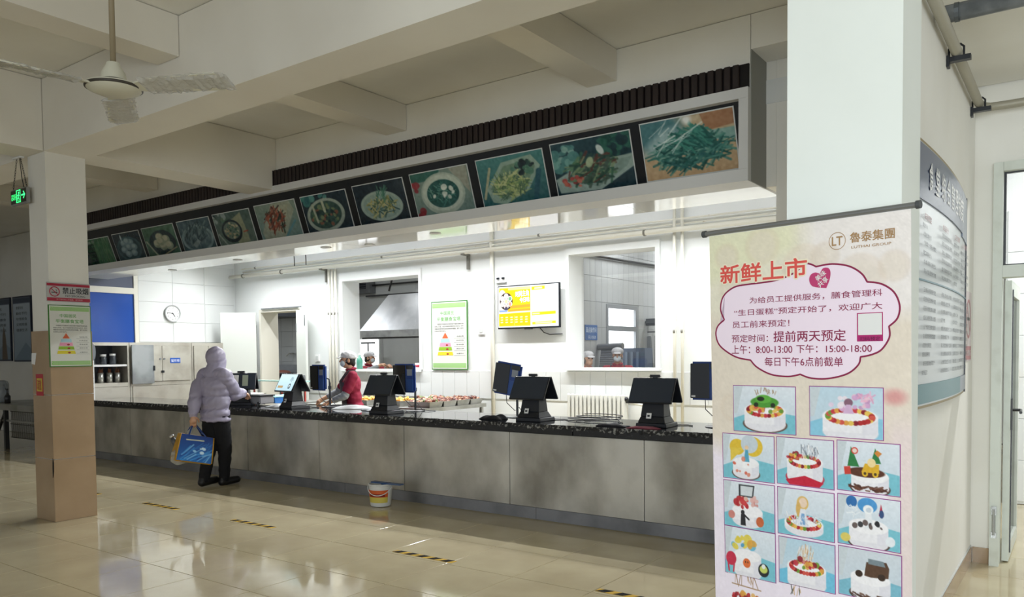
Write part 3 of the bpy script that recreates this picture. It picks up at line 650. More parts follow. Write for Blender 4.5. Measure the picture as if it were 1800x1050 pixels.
# ------------------------------------------------------------------ hazard tape on the floor
YEL = mat('tape_yellow', '#cfa945', .85, spec=.15); TBK = mat('tape_black', '#1c1b1a', .85, spec=.1)
nth = ('nearest the cake banner', 'second nearest, before the bucket', 'third from the cake banner', 'fourth from the banner, just past the pillar', 'farthest, half behind the pillar')
for k, (x0, x1) in enumerate(((-2.47, -1.85), (-4.24, -3.65), (-6.30, -5.70), (-7.80, -7.19), (-9.4, -8.72))):
    o = MB(); o.box(x0, x1, 4.275, 4.335, .0021, .0035); o = o.build('floor_tape', YEL); tag(o, 'black and yellow striped tape on the floor, ' + nth[k], 'tape', 'hazard tapes on the floor')
    m = MB(); n = 5
    for i in range(n):
        a = x0 + (x1 - x0) * i / n; w = (x1 - x0) / n * .55; m.hull8([(a, 4.276, .0036), (a + w, 4.276, .0036), (a + w - .0 + .04, 4.334, .0036), (a + .04, 4.334, .0036)], [(a, 4.276, .0042), (a + w, 4.276, .0042), (a + w + .04, 4.334, .0042), (a + .04, 4.334, .0042)])
    m.build('black_stripes', TBK, o)['kind'] = 'stuff'

# ------------------------------------------------------------------ ceiling fan
fx, fy, fz = -3.72, 1.96, 2.77
FANM = mat('fan_enamel', '#c9c6b4', .45)
FILM = mat('crumpled_film', '#cfcdc8', .18, alpha=.6, bump=(35, 1.0), spec=1)
fn_ = thing('ceiling_fan', 'cream ceiling fan with three blades wrapped in crumpled clear film', 'fan', (fx, fy, fz))
MB().lathe([(.001, -.03), (.07, -.03), (.115, -.012), (.125, 0), (.12, .012), (.06, .02), (.001, .02)], n=32).build('motor_housing', FANM, fn_, smooth=.8)
MB().lathe([(.11, .012), (.127, .004), (.127, -.004), (.11, -.010)], n=32).build('motor_band', mat('fan_band', '#3c372f', .5), fn_, True)
MB().lathe([(.001, .022), (.055, .022), (.055, .034), (.001, .034)]).build('dark_collar', BLACK, fn_, True)
MB().lathe([(.001, .035), (.058, .035), (.052, .07), (.034, .10), (.03, .115), (.001, .12)]).build('canopy_cup', FANM, fn_, smooth=.7)
MB().cyl((0, 0, .12), (0, 0, 3.995 - fz), .013).build('rod', mat('rod_tan', '#8f8166', .5), fn_, True)
for a in (math.radians(227), math.radians(-8), math.radians(112)):
    d = Vector((cx[0], cx[1], 0)).normalized()
    ang = math.atan2(d.y, d.x) + a
    m4 = Euler((0, 0, ang)).to_matrix().to_4x4() @ Euler((-.2, 0, 0)).to_matrix().to_4x4()
    b = MB(); b.add([(.10, -.03, -.004), (.22, -.065, -.004), (.54, -.075, -.004), (.56, -.04, -.004), (.56, .05, -.004), (.52, .07, -.004), (.2, .05, -.004), (.10, .03, -.004),
           (.10, -.03, .004), (.22, -.065, .004), (.54, -.075, .004), (.56, -.04, .004), (.56, .05, .004), (.52, .07, .004), (.2, .05, .004), (.10, .03, .004)],
          [(7, 6, 5, 4, 3, 2, 1, 0), (8, 9, 10, 11, 12, 13, 14, 15)] + [(i, (i + 1) % 8, 8 + (i + 1) % 8, 8 + i) for i in range(8)], m4)
    bl = b.build('blade', FANM, fn_)
    f = MB(); r = random.Random(int(a * 100)); n = 26; vs = []
    for i in range(n):
        x = .16 + .42 * i / (n - 1)
        for (y, z) in ((-.078, -.002), (-.04, .009), (.05, .009), (.07, -.002), (.03, -.010), (-.05, -.010)): vs.append((x, y + r.gauss(0, .003), z + r.gauss(0, .0025)))
    f.add(vs, [(i * 6 + j, i * 6 + (j + 1) % 6, i * 6 + 6 + (j + 1) % 6, i * 6 + 6 + j) for i in range(n - 1) for j in range(6)] + [tuple(range(6)), tuple((n - 1) * 6 + j for j in range(5, -1, -1))], m4)
    f.build('film_wrap', FILM, bl)['label'] = 'crumpled clear film wrap'

# ------------------------------------------------------------------ exit sign
e0 = at(35, 346, 1, 3.30); ex = thing('exit_sign', 'green lit running man exit sign hanging on chains from the beam', 'sign', (e0.x, e0.y, e0.z), 0); ex.scale = (.95, .66, .85)
box('case', mat('exit_case', '#9b9b98', .4, .4), ex, -.175, .175, -.018, .03, -.085, .085, .006); box('face_plate', mat('exit_dark', '#061208', .3), ex, -.165, .165, -.0195, -.0175, -.07, .075)
EXG = mat('exit_green', '#35f07a', .4, emit=1.6)
fr = MB()
for a in ((-.045, .045, .062, .07), (-.045, .045, -.065, -.057), (-.045, -.036, -.06, .065), (.036, .045, -.06, .065)): fr.box(a[0], a[1], -.0212, -.0197, a[2], a[3])
fr.build('door_outline', EXG, ex)
mn = MB(); mn.prism([(.012 * math.cos(t) + .004, .040 + .012 * math.sin(t)) for t in np.linspace(0, 2 * PI, 13)[:-1]], -.0212, -.0197)
for a, b, w in (((.0, .028), (-.006, -.008), .016), ((-.004, .022), (.022, .006), .007), ((-.002, .022), (-.026, .010), .007), ((-.006, -.008), (.014, -.028), .009), ((.014, -.028), (.006, -.054), .008), ((-.006, -.006), (-.024, -.026), .009), ((-.024, -.026), (-.032, -.048), .007)):
    strip_mb(mn, [a, b], w, -.0205)
mn.build('running_figure', EXG, ex)
ar = MB(); strip_mb(ar, [(.065, .008), (.135, .008)], .016, -.0205); strip_mb(ar, [(.105, .045), (.14, .008), (.105, -.03)], .014, -.0205); ar.build('arrow', EXG, ex)
for k in range(2): text('安全出口' if k == 0 else 'EXIT', EXG, ex, -.15, -.055, .005 - .035 * k, .035 - .035 * k, -.0205)
for sx in (-.15, .15):
    ch = MB(); n = 13; top = Vector((sx * .25, 0, (3.355 - e0.z) / .85)); bot = Vector((sx, .005, .085))
    for i in range(n):
        q = bot.lerp(top, (i + .5) / n); a = i % 2 * PI / 2; L = (top - bot).length / n * .62; dd = (top - bot).normalized(); sd = Vector((math.cos(a), math.sin(a), 0)) * .008
        ch.tube([q + dd * L * math.cos(t) + sd * math.sin(t) for t in np.linspace(0, 2 * PI, 9)], .0025, 5)
    ch.build('chain', DARK, ex, True)
MB().tube([(.08, .01, .085), (.06, .0, .18), (.02, 0, (3.355 - e0.z) / .85)], .005).build('feed_cable', DARK, ex, True)
box('mount_plate', WHITE, ex, -.09, .07, -.03, .03, (3.345 - e0.z) / .85, (3.358 - e0.z) / .85)

# ------------------------------------------------------------------ kitchen openings and trims
w1 = struct(MB().box(W1[0] - .03, W1[1] + .03, 8.93, 8.999, W1[2] - .035, W1[2]).build('window_1', WALLK))
GL = struct  # shorthand kept for panes below
box('frame', WALLK, w1, W1[0] - .07, W1[0], 8.97, 8.998, W1[2], W1[3] + .10); box('frame', WALLK, w1, W1[1], W1[1] + .05, 8.97, 8.998, W1[2], W1[3] + .10); box('frame', WALLK, w1, W1[0], W1[1], 8.97, 8.998, W1[3], W1[3] + .10)
box('pane', GLASS, w1, -8.62, W1[1] - .002, 9.30, 9.306, W1[2] + .002, W1[3] - .002)
w2 = struct(MB().box(W2[0] - .06, W2[1] + .07, 8.92, 8.999, W2[2] - .03, W2[2]).build('window_2', WALLK))
box('frame', WALLK, w2, W2[0] - .05, W2[0], 8.965, 8.998, W2[2], W2[3] + .09); box('frame', WALLK, w2, W2[1], W2[1] + .06, 8.965, 8.998, W2[2], W2[3] + .09); box('frame', WALLK, w2, W2[0], W2[1], 8.965, 8.998, W2[3], W2[3] + .09)
box('pane', GLASS, w2, W2[0] + .002, W2[1] - .002, 9.30, 9.306, W2[2] + .002, W2[3] - .002)
w3 = struct(MB().box(-12.96, -12.925, 5.87, 7.12, 1.0, 1.06).build('window_3', CREAM))
for a in ((5.87, 5.92, 1.06, 2.95), (7.05, 7.12, 1.0, 2.95), (5.92, 7.05, 2.56, 2.66), (5.92, 7.05, 2.9, 2.95)): box('frame', CREAM, w3, -12.97, -12.92, *a)
box('pane', mat('blue_film_pane', '#2850a4', .12), w3, -12.955, -12.94, 5.92, 7.05, 1.06, 2.56); box('pane', mat('dim_pane', '#63687a', .1), w3, -12.955, -12.94, 5.92, 7.05, 2.66, 2.9)
# double door to the cooking room
d1 = struct(MB().box(DX0, DX0 + .05, 8.96, 9.34, 0, DZ - .05).build('door_1', CREAM))
box('frame', CREAM, d1, DX1 - .05, DX1, 8.96, 9.34, 0, DZ - .05); box('frame', CREAM, d1, DX0, DX1, 8.96, 9.34, DZ - .05, DZ); box('closer_rail', GALV, d1, DX0 + .1, DX1 + .1, 8.93, 8.955, DZ + .0, DZ + .02)
def leaf(hx, hy, ex_, ey, lbl):
    a = math.atan2(ey - hy, ex_ - hx); L = math.hypot(ex_ - hx, ey - hy)
    o = thing('door_leaf', lbl, 'door', (hx, hy, .01), a); box('panel', mat('door_paint', '#d5d8d2', .4), o, .0, L, -.02, .02, 0, DZ - .06)
    box('handle', GALV, o, L - .09, L - .05, -.05, -.02, 1.02, 1.16, .004); box('hinge', GALV, o, -.004, .012, -.028, -.02, 1.9, 2.05); box('latch', GALV, o, L - .03, L - .01, -.03, -.02, 2.0, 2.18); return o
leaf(DX0 - .01, 8.90, -12.60, 8.46, 'white door leaf standing open beside the steel cabinets'); leaf(DX1 + .01, 8.93, -10.66, 8.80, 'white door leaf opened back against the wall, nearer the worker in red')

# ------------------------------------------------------------------ steel cabinets along the kitchen's left wall (fronts face +x)
def cab(label, y0, y1, kind):
    t = thing('steel_cabinet', label, 'cabinet', (-12.40, (y0 + y1) / 2, 0), PI / 2, 'steel cabinets on the left kitchen wall'); w = (y1 - y0) / 2 - .004
    b = MB(); b.box(-w, -w + .03, 0, .50, 0, 1.74); b.box(w - .03, w, 0, .50, 0, 1.74); b.box(-w + .03, w - .03, 0, .50, 1.69, 1.74); b.box(-w + .03, w - .03, .48, .5, 0, 1.69); b.box(-w + .03, w - .03, 0, .47, 1.04, 1.10); b.box(-w + .03, w - .03, 0, .47, .06, .1)
    b.build('body', CABM, t)
    box('lower_front', CABM, t, -w + .035, w - .035, -.012, .0, .64, 1.035); 
    if kind == 'open':
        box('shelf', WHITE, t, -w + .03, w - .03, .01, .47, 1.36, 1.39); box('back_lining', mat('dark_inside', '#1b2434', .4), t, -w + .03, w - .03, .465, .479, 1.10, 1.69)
        dl = box('door', mat('door_steel', '#b4b7ba', .3, .8, noise=(3, '#8f9295', .4, .7)), t, w + .02, w + .39, -.05, -.028, 1.07, 1.70, .004); box('latch', BLACK, dl, w + .375, w + .40, -.062, -.05, 1.28, 1.36)
    else:
        for s in (0, 1):
            x0, x1 = (-w + .03, -.002) if s == 0 else (.002, w - .03)
            dr = box('door', CABM, t, x0, x1, -.02, -.002, 1.105, 1.688, .004)
            MB().cyl((-.035 + .07 * s, -.03, 1.47), (-.035 + .07 * s, -.02, 1.47), .016).build('round_lock', GALV, dr)
        box('padlock', BLACK, t, -.022, .022, -.045, -.022, 1.24, 1.28, .004)
    return t
cab('steel cabinet with open shelves of jars and chopstick cups', 5.99, 6.66, 'open')
cb_ = cab('steel cabinet with closed doors and a small blue label', 6.66, 7.75, 'doors')
lb = box('label_plate', mat('label_blue', '#1e55b0', .4), cb_, .14, .32, -.0255, -.0202, 1.40, 1.485); text('留样柜', WHITE, lb, .155, .305, 1.415, 1.465, -.0265)
cab('steel cabinet partly hidden behind the hooded shopper', 7.75, 8.37, 'doors')
for k, (y, col) in enumerate(((6.16, '#24282d'), (6.32, '#3a3f45'), (6.46, '#3a3f45'))):
    j = thing('spice_jar', ('small dark lidded', 'white capped glass', 'taller white capped glass')[k] + ' jar on the upper shelf of the open cabinet', 'jar', (-12.58 + .02 * k, y, 1.391), group='jars on the cabinet shelf')
    MB().lathe([(.001, 0), (.05, 0), (.052, .03), (.05, .10 + .01 * k), (.04, .115 + .01 * k), (.001, .115 + .01 * k)]).build('jar_body', mat('jar_' + col[1:], col, .1), j, True); MB().lathe([(.001, .116 + .01 * k), (.044, .116 + .01 * k), (.044, .15 + .01 * k), (.001, .152 + .01 * k)]).build('lid', BLACK if k == 0 else WHITE, j, True)
for k, y in enumerate((6.13, 6.27, 6.41, 6.54)):
    j = thing('chopstick_cup', ('leftmost', 'second from the left', 'second from the right', 'rightmost')[k] + ' steel cup of chopsticks on the lower shelf of the open cabinet', 'cup', (-12.56, y, 1.101), group='chopstick cups')
    MB().lathe([(.001, 0), (.045, 0), (.047, .16), (.043, .16), (.041, .01), (.001, .008)]).build('cup', STEELP, j, True); s = MB(); r = random.Random(k)
    for i in range(14):
        a = r.random() * 6.28; q = r.random() * .025; s.cyl((q * math.cos(a), q * math.sin(a), .01), (1.4 * q * math.cos(a), 1.4 * q * math.sin(a), .19 + r.random() * .05), .0035, n=5)
    s.build('chopsticks', mat('chopstick_wood', '#7a4a2c', .6), j)['kind'] = 'stuff'
rp = thing('rounded_panel', 'grey rounded metal panel on a white punched post beside the open shelves', 'panel', (-12.20, 5.93, .869), 0)
mp = MB(); n = 28; pts = [(.21 * math.copysign(abs(math.cos(t)) ** .75, math.cos(t)) - .12, .72 + .19 * math.copysign(abs(math.sin(t)) ** .75, math.sin(t))) for t in np.linspace(0, 2 * PI, n + 1)[:-1]]
mp.prism(pts, -.012, .012, Euler((0, 0, PI / 2 - .5)).to_matrix().to_4x4()); mp.build('plate', mat('grey_plate', '#8d9095', .3, .6), rp, bevel=.002)
box('post', WHITE, rp, -.02, .02, .02, .06, 0, .62)
for k in range(7): MB().cyl((.0205, .04, .08 + .08 * k), (.0185, .04, .08 + .08 * k), .006).build('bolt_hole', BLACK, rp)

# ------------------------------------------------------------------ clock
ck = thing('wall_clock', 'round white wall clock above the steel cabinets', 'clock', (-12.915, 7.72, 2.26), PI / 2)
MB().lathe([(.001, 0), (.145, 0), (.152, .02), (.145, .035), (.130, .03), (.128, .018), (.001, .018)], n=40, M=Euler((PI / 2, 0, 0)).to_matrix().to_4x4()).build('case', mat('clock_rim', '#a9abac', .3), ck, smooth=.7)
MB().prism([(.127 * math.cos(t), .127 * math.sin(t)) for t in np.linspace(0, 2 * PI, 41)[:-1]], -.0205, -.0185).build('dial', mat('dial_white', '#f1f1ee', .5), ck)
INK = mat('ink_dark', '#26282b', .6)
for h in range(1, 13): a = PI / 2 - h * PI / 6; text(str(h), INK, ck, .10 * math.cos(a) - .016, .10 * math.cos(a) + .016, .10 * math.sin(a) - .016, .10 * math.sin(a) + .016, -.0215, name='numeral', keep=True)
for nm, a, L, w in (('hour_hand', PI / 2 - 4.78 * PI / 6, .07, .014), ('minute_hand', PI / 2 - 46 * PI / 30, .10, .010)):
    strip_mb(MB(), [(-.015 * math.cos(a), -.015 * math.sin(a)), (L * math.cos(a), L * math.sin(a))], w, -.023).build(nm, INK, ck)

# ------------------------------------------------------------------ diet pyramid posters and signs
GRN = mat('poster_green', '#4f9a35', .4); LGRN = mat('poster_light_green', '#8fc46a', .4); PAPER = mat('poster_paper', '#d9dad4', .35); INKG = mat('ink_grey', '#5c605e', .6); TGRN = mat('title_green', '#5aa548', .5)
PYR = [mat('pyr_' + c[1:], c, .5) for c in ('#d9653c', '#a9cfdc', '#e79ab4', '#8fb52e', '#d8c92f')]
def pyramid_poster(label, loc, rz, w, h, y=0):
    t = thing('diet_poster', label, 'poster', loc, rz, 'diet pyramid posters')
    box('frame', mat('frame_green', '#3b7d2e', .4), t, -w / 2, w / 2, -.012, 0, 0, h); box('sheet', PAPER, t, -w / 2 + .02 * w, w / 2 - .02 * w, -.0135, -.012, .02 * w, h - .02 * w)
    e = -.0142
    for z0, nm in ((.03 * h, 0), (.905 * h, 1)):
        bd = box('border_band', GRN if False else LGRN, t, -.46 * w, .46 * w, e - .0004, -.0135, z0, z0 + .065 * h); m = MB(); r = random.Random(nm)
        for i in range(26): x = -.44 * w + .88 * w * i / 25; strip_mb(m, [(x, z0 + .01 * h), (x + .02 * w, z0 + .03 * h), (x - .01 * w, z0 + .045 * h), (x + .012 * w, z0 + .058 * h)], .006 * w, e - .001)
        m.build('scroll_pattern', PAPER, bd)
    text('中国居民', TGRN, t, -.24 * w, .14 * w, .80 * h, .855 * h, e, .012); text('平衡膳食宝塔', TGRN, t, -.34 * w, .32 * w, .71 * h, .77 * h, e, .012)
    for i in range(4): text(('中国居民平衡膳食宝塔是根据中国居民膳食指南', '的核心内容，结合中国居民膳食的实际状况，把平', '衡膳食的原则转化成各类食物的重量，便于大家在', '日常生活中实行。')[i], INK, t, -.40 * w + (.06 * w if i == 0 else 0), (.40 if i < 3 else -.08) * w, (.655 - .034 * i) * h, (.678 - .034 * i) * h, e)
    for k in range(5):
        z0 = (.46, .40, .34, .28, .21)[k] * h; hw = (.085, .13, .16, .19, .22)[k] * w; cx_ = -.11 * w
        if k == 0: flat('pyramid_step', PYR[0], t, [(cx_ - hw, z0), (cx_ + hw, z0), (cx_, z0 + .085 * h)], e - .0006)
        else:
            st = flat('pyramid_step', PYR[k], t, [(cx_ - hw, z0), (cx_ + hw, z0), (cx_ + hw * .9, z0 + .052 * h), (cx_ - hw * .9, z0 + .052 * h)], e - .0006)
            if k > 1: MB().prism([(cx_ + hw * .3 + .035 * w * math.cos(a), z0 + .02 * h + .014 * h * math.sin(a)) for a in np.linspace(0, 6.28, 11)[:-1]], e - .0012, e - .0008).build('food_drawing', mat('food_red', '#9c2f28', .5), st)
        text(('油盐类', '奶类豆类', '畜禽鱼蛋', '蔬菜水果', '谷薯类水')[k], INKG, t, .20 * w, .40 * w, z0 + .015 * h, z0 + .035 * h, e); strip_mb(MB(), [(.13 * w, z0 - .004 * h), (.44 * w, z0 - .004 * h)], .003 * h, e).build('rule_line', INKG, t)
    return t
pyramid_poster('green bordered diet pyramid poster on the tiled pillar', (-7.576, 3.515, 1.42), PI / 2, .375, .565)
a = at(762, 650, 1, 8.985); b = at(820, 528, 1, 8.985)
pyramid_poster('large green bordered diet pyramid poster on the kitchen wall between window and television', ((a.x + b.x) / 2, 8.985, 1.27), 0, abs(b.x - a.x) + .04, 1.02)
ns = thing('no_smoking_sign', 'grey and red no smoking sign above the poster on the pillar', 'sign', (-7.583, 3.515, 2.015), PI / 2)
box('plate', mat('sign_grey', '#b4b4b4', .35), ns, -.192, .192, -.009, 0, 0, .175); RED = mat('sign_red', '#a8213c', .4)
box('top_band', RED, ns, -.19, .19, -.0102, -.009, .142, .165); box('bottom_band', RED, ns, -.19, .19, -.0102, -.009, .006, .036)
text('禁止吸烟', mat('sign_ink', '#20222c', .5), ns, -.055, .175, .075, .132, -.0105, .02); text('NO SMOKING', mat('sign_ink', '#20222c', .5), ns, -.03, .145, .046, .064, -.0105); text('为了您和他人的健康，请勿吸烟', mat('pale_pink', '#d9a7b0', .5), ns, -.11, .12, .014, .028, -.0105)
m = ring_mb(MB(), (-.125, .09), .038, .046, -.0106); strip_mb(m, [(-.155, .12), (-.095, .06)], .007, -.0107); m.build('ban_ring', RED, ns); m = MB(); strip_mb(m, [(-.152, .083), (-.10, .083)], .008, -.0104); strip_mb(m, [(-.112, .092), (-.105, .102), (-.115, .112)], .004, -.0104); m.build('cigarette', INK, ns)
st = thing('notice_sticker', 'red and yellow sticker on the narrow side of the tiled pillar', 'sticker', (-7.80, 3.3365, 1.155)); box('backing', mat('sticker_red', '#b3273a', .4), st, -.07, .07, -.002, 0, 0, .20)
box('yellow_field', mat('sticker_yellow', '#c9b83a', .4), st, -.05, .055, -.0032, -.002, .04, .16); text('疏散', RED, st, -.04, .04, .05, .15, -.0036, .01)
pq = thing('white_paper', 'small bright white paper stuck on the narrow side of the pillar', 'paper', (-7.905, 3.3365, 1.45)); flat('sheet', WHITE, pq, [(-.045, 0), (.025, -.01), (.06, .10), (-.035, .10)], -.002)

# ------------------------------------------------------------------ television
tv = thing('wall_television', 'black edged wall television showing a yellow and white menu', 'television', (-6.17, 8.90, 1.845)); TW = 1.03 / 2
box('case', BLACK, tv, -TW, TW, -.0, .035, 0, .60, .004); box('wall_mount', DARK, tv, -.2, .2, .036, .095, .15, .45); box('chin_bar', DARK, tv, -.06, .06, -.004, .03, -.012, .001)
c = Cv(170, 98, '#f4f6f8', 1.74, 4); Y1, Y2, OR = '#fbd21a', '#f6c90e', '#ecab38'
c.poly([(.02, .03), (.95, .03), (.95, .61), (.02, .61)], Y1); c.poly([(.02, .03), (.95, .03), (.95, .09), (.02, .09)], '#fbe9a0'); c.poly([(.05, .04), (.3, .04), (.3, .09), (.05, .09)], Y2)
c.ell(.12, .35, .14, .28, '#f7efe0'); c.ell(.24, .36, .19, .21, '#3a2a2a')
for a, q, col in ((0, 0, '#f1e2a6'), (0, .13, '#fbf3ea'), (1.05, .13, '#7bb487'), (2.1, .13, '#d9a08c'), (3.14, .13, '#e8c5c0'), (4.2, .13, '#f4d9cf'), (5.24, .13, '#f7f4f4')): c.ell(.24 + q * math.sin(a), .36 - q * math.cos(a), .066, .068, '#faf6ef'); c.ell(.24 + q * math.sin(a), .36 - q * math.cos(a), .045, .047, col)
c.ell(.24, .54, .05, .05, '#4a4a63'); c.poly([(.03, .57), (.3, .57), (.26, .62), (.03, .62)], '#8fa8d8'); c.poly([(.36, .47), (.95, .45), (.95, .52), (.36, .54)], OR); c.poly([(.30, .57), (.95, .55), (.95, .60), (.30, .62)], OR)
c.poly([(.02, .66), (.95, .64), (.95, .97), (.02, .97)], Y2)
for j in range(3):
    for i in range(6): c.line(.08 + .145 * i, .755 + .06 * j, .08 + .145 * i + .05, .752 + .06 * j, .028, '#fdf4c8')
c.line(.48, .72, .48, .95, .008, '#fdf4c8'); c.poly([(.99, .04), (1.36, .03), (1.36, .11), (.99, .12)], Y1); c.line(1.08, .08, 1.27, .075, .04, '#fff6cf')
for j in range(5):
    for i in range(3): c.line(1.02 + .23 * i, .19 + .075 * j, 1.12 + .23 * i, .19 + .075 * j, .016, '#c9cdd3', .6 if j % 2 == 0 else .3)
c.poly([(.99, .65), (1.66, .64), (1.66, .71), (.99, .73)], Y1); c.line(1.02, .69, 1.2, .685, .03, '#fff4c4'); c.poly([(1.0, .89), (1.66, .87), (1.66, .93), (1.0, .95)], Y1); c.line(1.1, .915, 1.55, .905, .03, '#fff4c4')
sc_ = box('screen', BLACKG, tv, -TW + .012, TW - .012, -.002, .0, .018, .588); c.build('menu_picture', print_mat('tv_screen', .2, 1.0), sc_, rectP(-TW + .014, TW - .014, .02, .586, -.0028))['label'] = 'glowing yellow and white menu picture'
TVW = mat('tv_text', '#fffbe8', .5, emit=1.0); text('时间主角', TVW, sc_, -.20, .02, .44, .52, -.0034, .03, .05); text('今日味', TVW, sc_, -.13, .03, .36, .43, -.0034, .03, .05)
MB().tube([(.18, .03, .0), (.22, .06, -.06), (.30, .085, -.09), (.5, .09, -.085)], .006).build('power_lead', BLACK, tv, True)
so = thing('wall_socket', 'white double wall socket above the left corner of the television', 'socket', (-6.68, 8.999, 2.50)); box('plate', WHITE, so, -.09, .09, -.03, 0, 0, .09, .004)
for s in (-.04, .05): box('plug', BLACK, so, s - .02, s + .02, -.05, -.0305, .05, .075)
for nm, x, z, lb_ in (('wall_switch', -10.62, 1.40, 'white wall switch right of the opened back door leaf'), ('wall_thermostat', -7.05, 1.78, 'small grey box on the wall between poster and television')):
    t = thing(nm, lb_, 'switch', (x, 8.999, z)); box('plate', WHITE, t, -.06, .06, -.02, 0, 0, .12, .004); box('rocker', mat('rocker_grey', '#c3c5c4', .4), t, -.03, .03, -.026, -.0205, .03, .09)

# ------------------------------------------------------------------ pipes on the back wall, radiator
def pipe(name, label, pts, r, m, clips=()):
    t = thing(name, label, 'pipe', tuple(pts[0])); q = Vector(pts[0]); MB().tube([Vector(p) - q for p in pts], r, 10).build('tube', m, t, True)
    for p, d in clips:
        p = Vector(p) - q; mb = MB()
        if d == 'L': mb.box(p.x - .025, p.x + .025, p.y - .05, p.y + .11, p.z - .045, p.z - .02); mb.box(p.x - .02, p.x + .02, p.y + .075, p.y + .108, p.z - .24, p.z - .046)
        else: mb.cyl((p.x - .012, p.y, p.z), (p.x + .012, p.y, p.z), r + .008)
        mb.build('bracket', mat('bracket_grey', '#7c7a72', .5, .4), t)
    return t
pipe('heating_pipe', 'lower rust spotted white pipe running along the whole kitchen back wall', [(-12.9, 8.885, 2.97), (-2.05, 8.885, 2.97)], .032, PIPEW, [((-10.34, 8.885, 2.97), 'L'), ((-7.27, 8.885, 2.97), 'L'), ((-11.4, 8.885, 2.97), 'c'), ((-4.4, 8.885, 2.97), 'c'), ((-12.5, 8.885, 2.97), 'c')])
pipe('cable_conduit', 'upper thin white conduit along the kitchen back wall above the pipe', [(-12.6, 8.93, 3.10), (-2.05, 8.93, 3.10)], .012, PIPEW, [((-12.2, 8.93, 3.10), 'c'), ((-6.0, 8.93, 3.10), 'c')])
pipe('cable_conduit', 'middle thin white conduit just over the rust spotted pipe', [(-12.6, 8.95, 3.045), (-2.05, 8.95, 3.045)], .010, PIPEW, [((-9.0, 8.95, 3.045), 'c')])
for k, x in enumerate((-10.26, -10.18, -10.10)): pipe('riser_pipe', ('leftmost', 'middle', 'rightmost')[k] + ' of three white riser pipes beside the left kitchen window', [(x, 8.96, .3), (x, 8.96, 2.94)], .022, PIPEW, [((x, 8.96, 2.2), 'c')])
pipe('riser_pipe', 'white riser pipe standing left of the wall television', [(-6.83, 8.965, .3), (-6.83, 8.965, 3.3)], .03, PIPEW)
for k, x in enumerate((-4.03, -3.93)): pipe('riser_pipe', ('left', 'right')[k] + ' of two white riser pipes behind the till nearest the banner', [(x, 8.94, .3), (x, 8.94, 3.3)], .02, PIPEW, [((x, 8.94, 1.75), 'c')])
for s in (-11.0, -10.7): pipe('conduit_hanger', 'thin dark hanger rod over the ' + ('left' if s < -10.8 else 'right') + ' end of the conduits', [(s, 8.85, 3.04), (s, 8.85, 3.12), (s - .02, 8.85, 3.41)], .008, DARK)
rd = thing('radiator', 'white sectioned cast iron radiator on the wall below the right kitchen window', 'radiator', (-5.09, 8.90, .38)); n = 14; RW = .80
sec = MB(); sec.box(-.021, .021, -.05, .05, .02, .57); sec.cyl((0, -.05, .02), (0, -.05, .57), .021, n=10); sec.cyl((0, .05, .02), (0, .05, .57), .021, n=10); sec.ell((0, -.05, .57), .021, 8); sm = sec.mesh('section', mat('radiator_white', '#d9d9d4', .45), smooth=.6)
for k in range(n): link('section', sm, rd, (-RW / 2 + RW * k / (n - 1), 0, 0))
MB().cyl((-RW / 2, 0, .50), (RW / 2 + .06, 0, .50), .022).build('top_header', mat('radiator_gap_shade', '#3a3c3e', .6), rd); MB().cyl((-RW / 2, 0, .08), (RW / 2 + .06, 0, .08), .022).build('bottom_header', CREAM, rd)  # top header coloured dark to stand in for the shade between the sections
MB().tube([(RW / 2 + .05, 0, .50), (RW / 2 + .54, .0, .40), (RW / 2 + .58, .02, .40), (RW / 2 + .58, .02, .0)], .016).build('feed_pipe', CREAM, rd, True); MB().ell((RW / 2 + .03, -.02, .53), .03).build('valve', BLACK, rd, True)

# ------------------------------------------------------------------ serving tables, trays, tubs
def table(name, label, x0, x1, y0, y1, z, legs=True):
    t = thing(name, label, 'table', ((x0 + x1) / 2, (y0 + y1) / 2, .001)); w, d = (x1 - x0) / 2, (y1 - y0) / 2
    b = MB(); b.box(-w, w, -d, d, z - .012, z); b.box(-w, -w + .02, -d, d, z - .05, z - .0125); b.box(w - .02, w, -d, d, z - .05, z - .0125); b.box(-w + .02, w - .02, -d, -d + .02, z - .05, z - .0125); b.box(-w + .02, w - .02, d - .02, d, z - .05, z - .0125); b.build('table_top', STEELP, t)
    for sx in (-1, 1):
        for sy in (-1, 1): box('leg', STEELP, t, sx * (w - .05) - .02, sx * (w - .05) + .02, sy * (d - .05) - .02, sy * (d - .05) + .02, 0, z - .051)
    box('lower_shelf', STEELP, t, -w + .08, w - .08, -d + .08, d - .08, .2, .215); return t
table('steel_table', 'steel serving table with food trays behind the worktop', -9.2, -6.86, 7.55, 8.84, .80)
FOODS = {'brown': ['#6a3a2c', '#85523e', '#4f2b25', '#a37a62', '#733c2f'], 'yellow': ['#d9a441', '#e2b85a', '#c98b35'], 'mix': ['#7d4a3c', '#9d6f58', '#c9b89c', '#6f7a4c']}
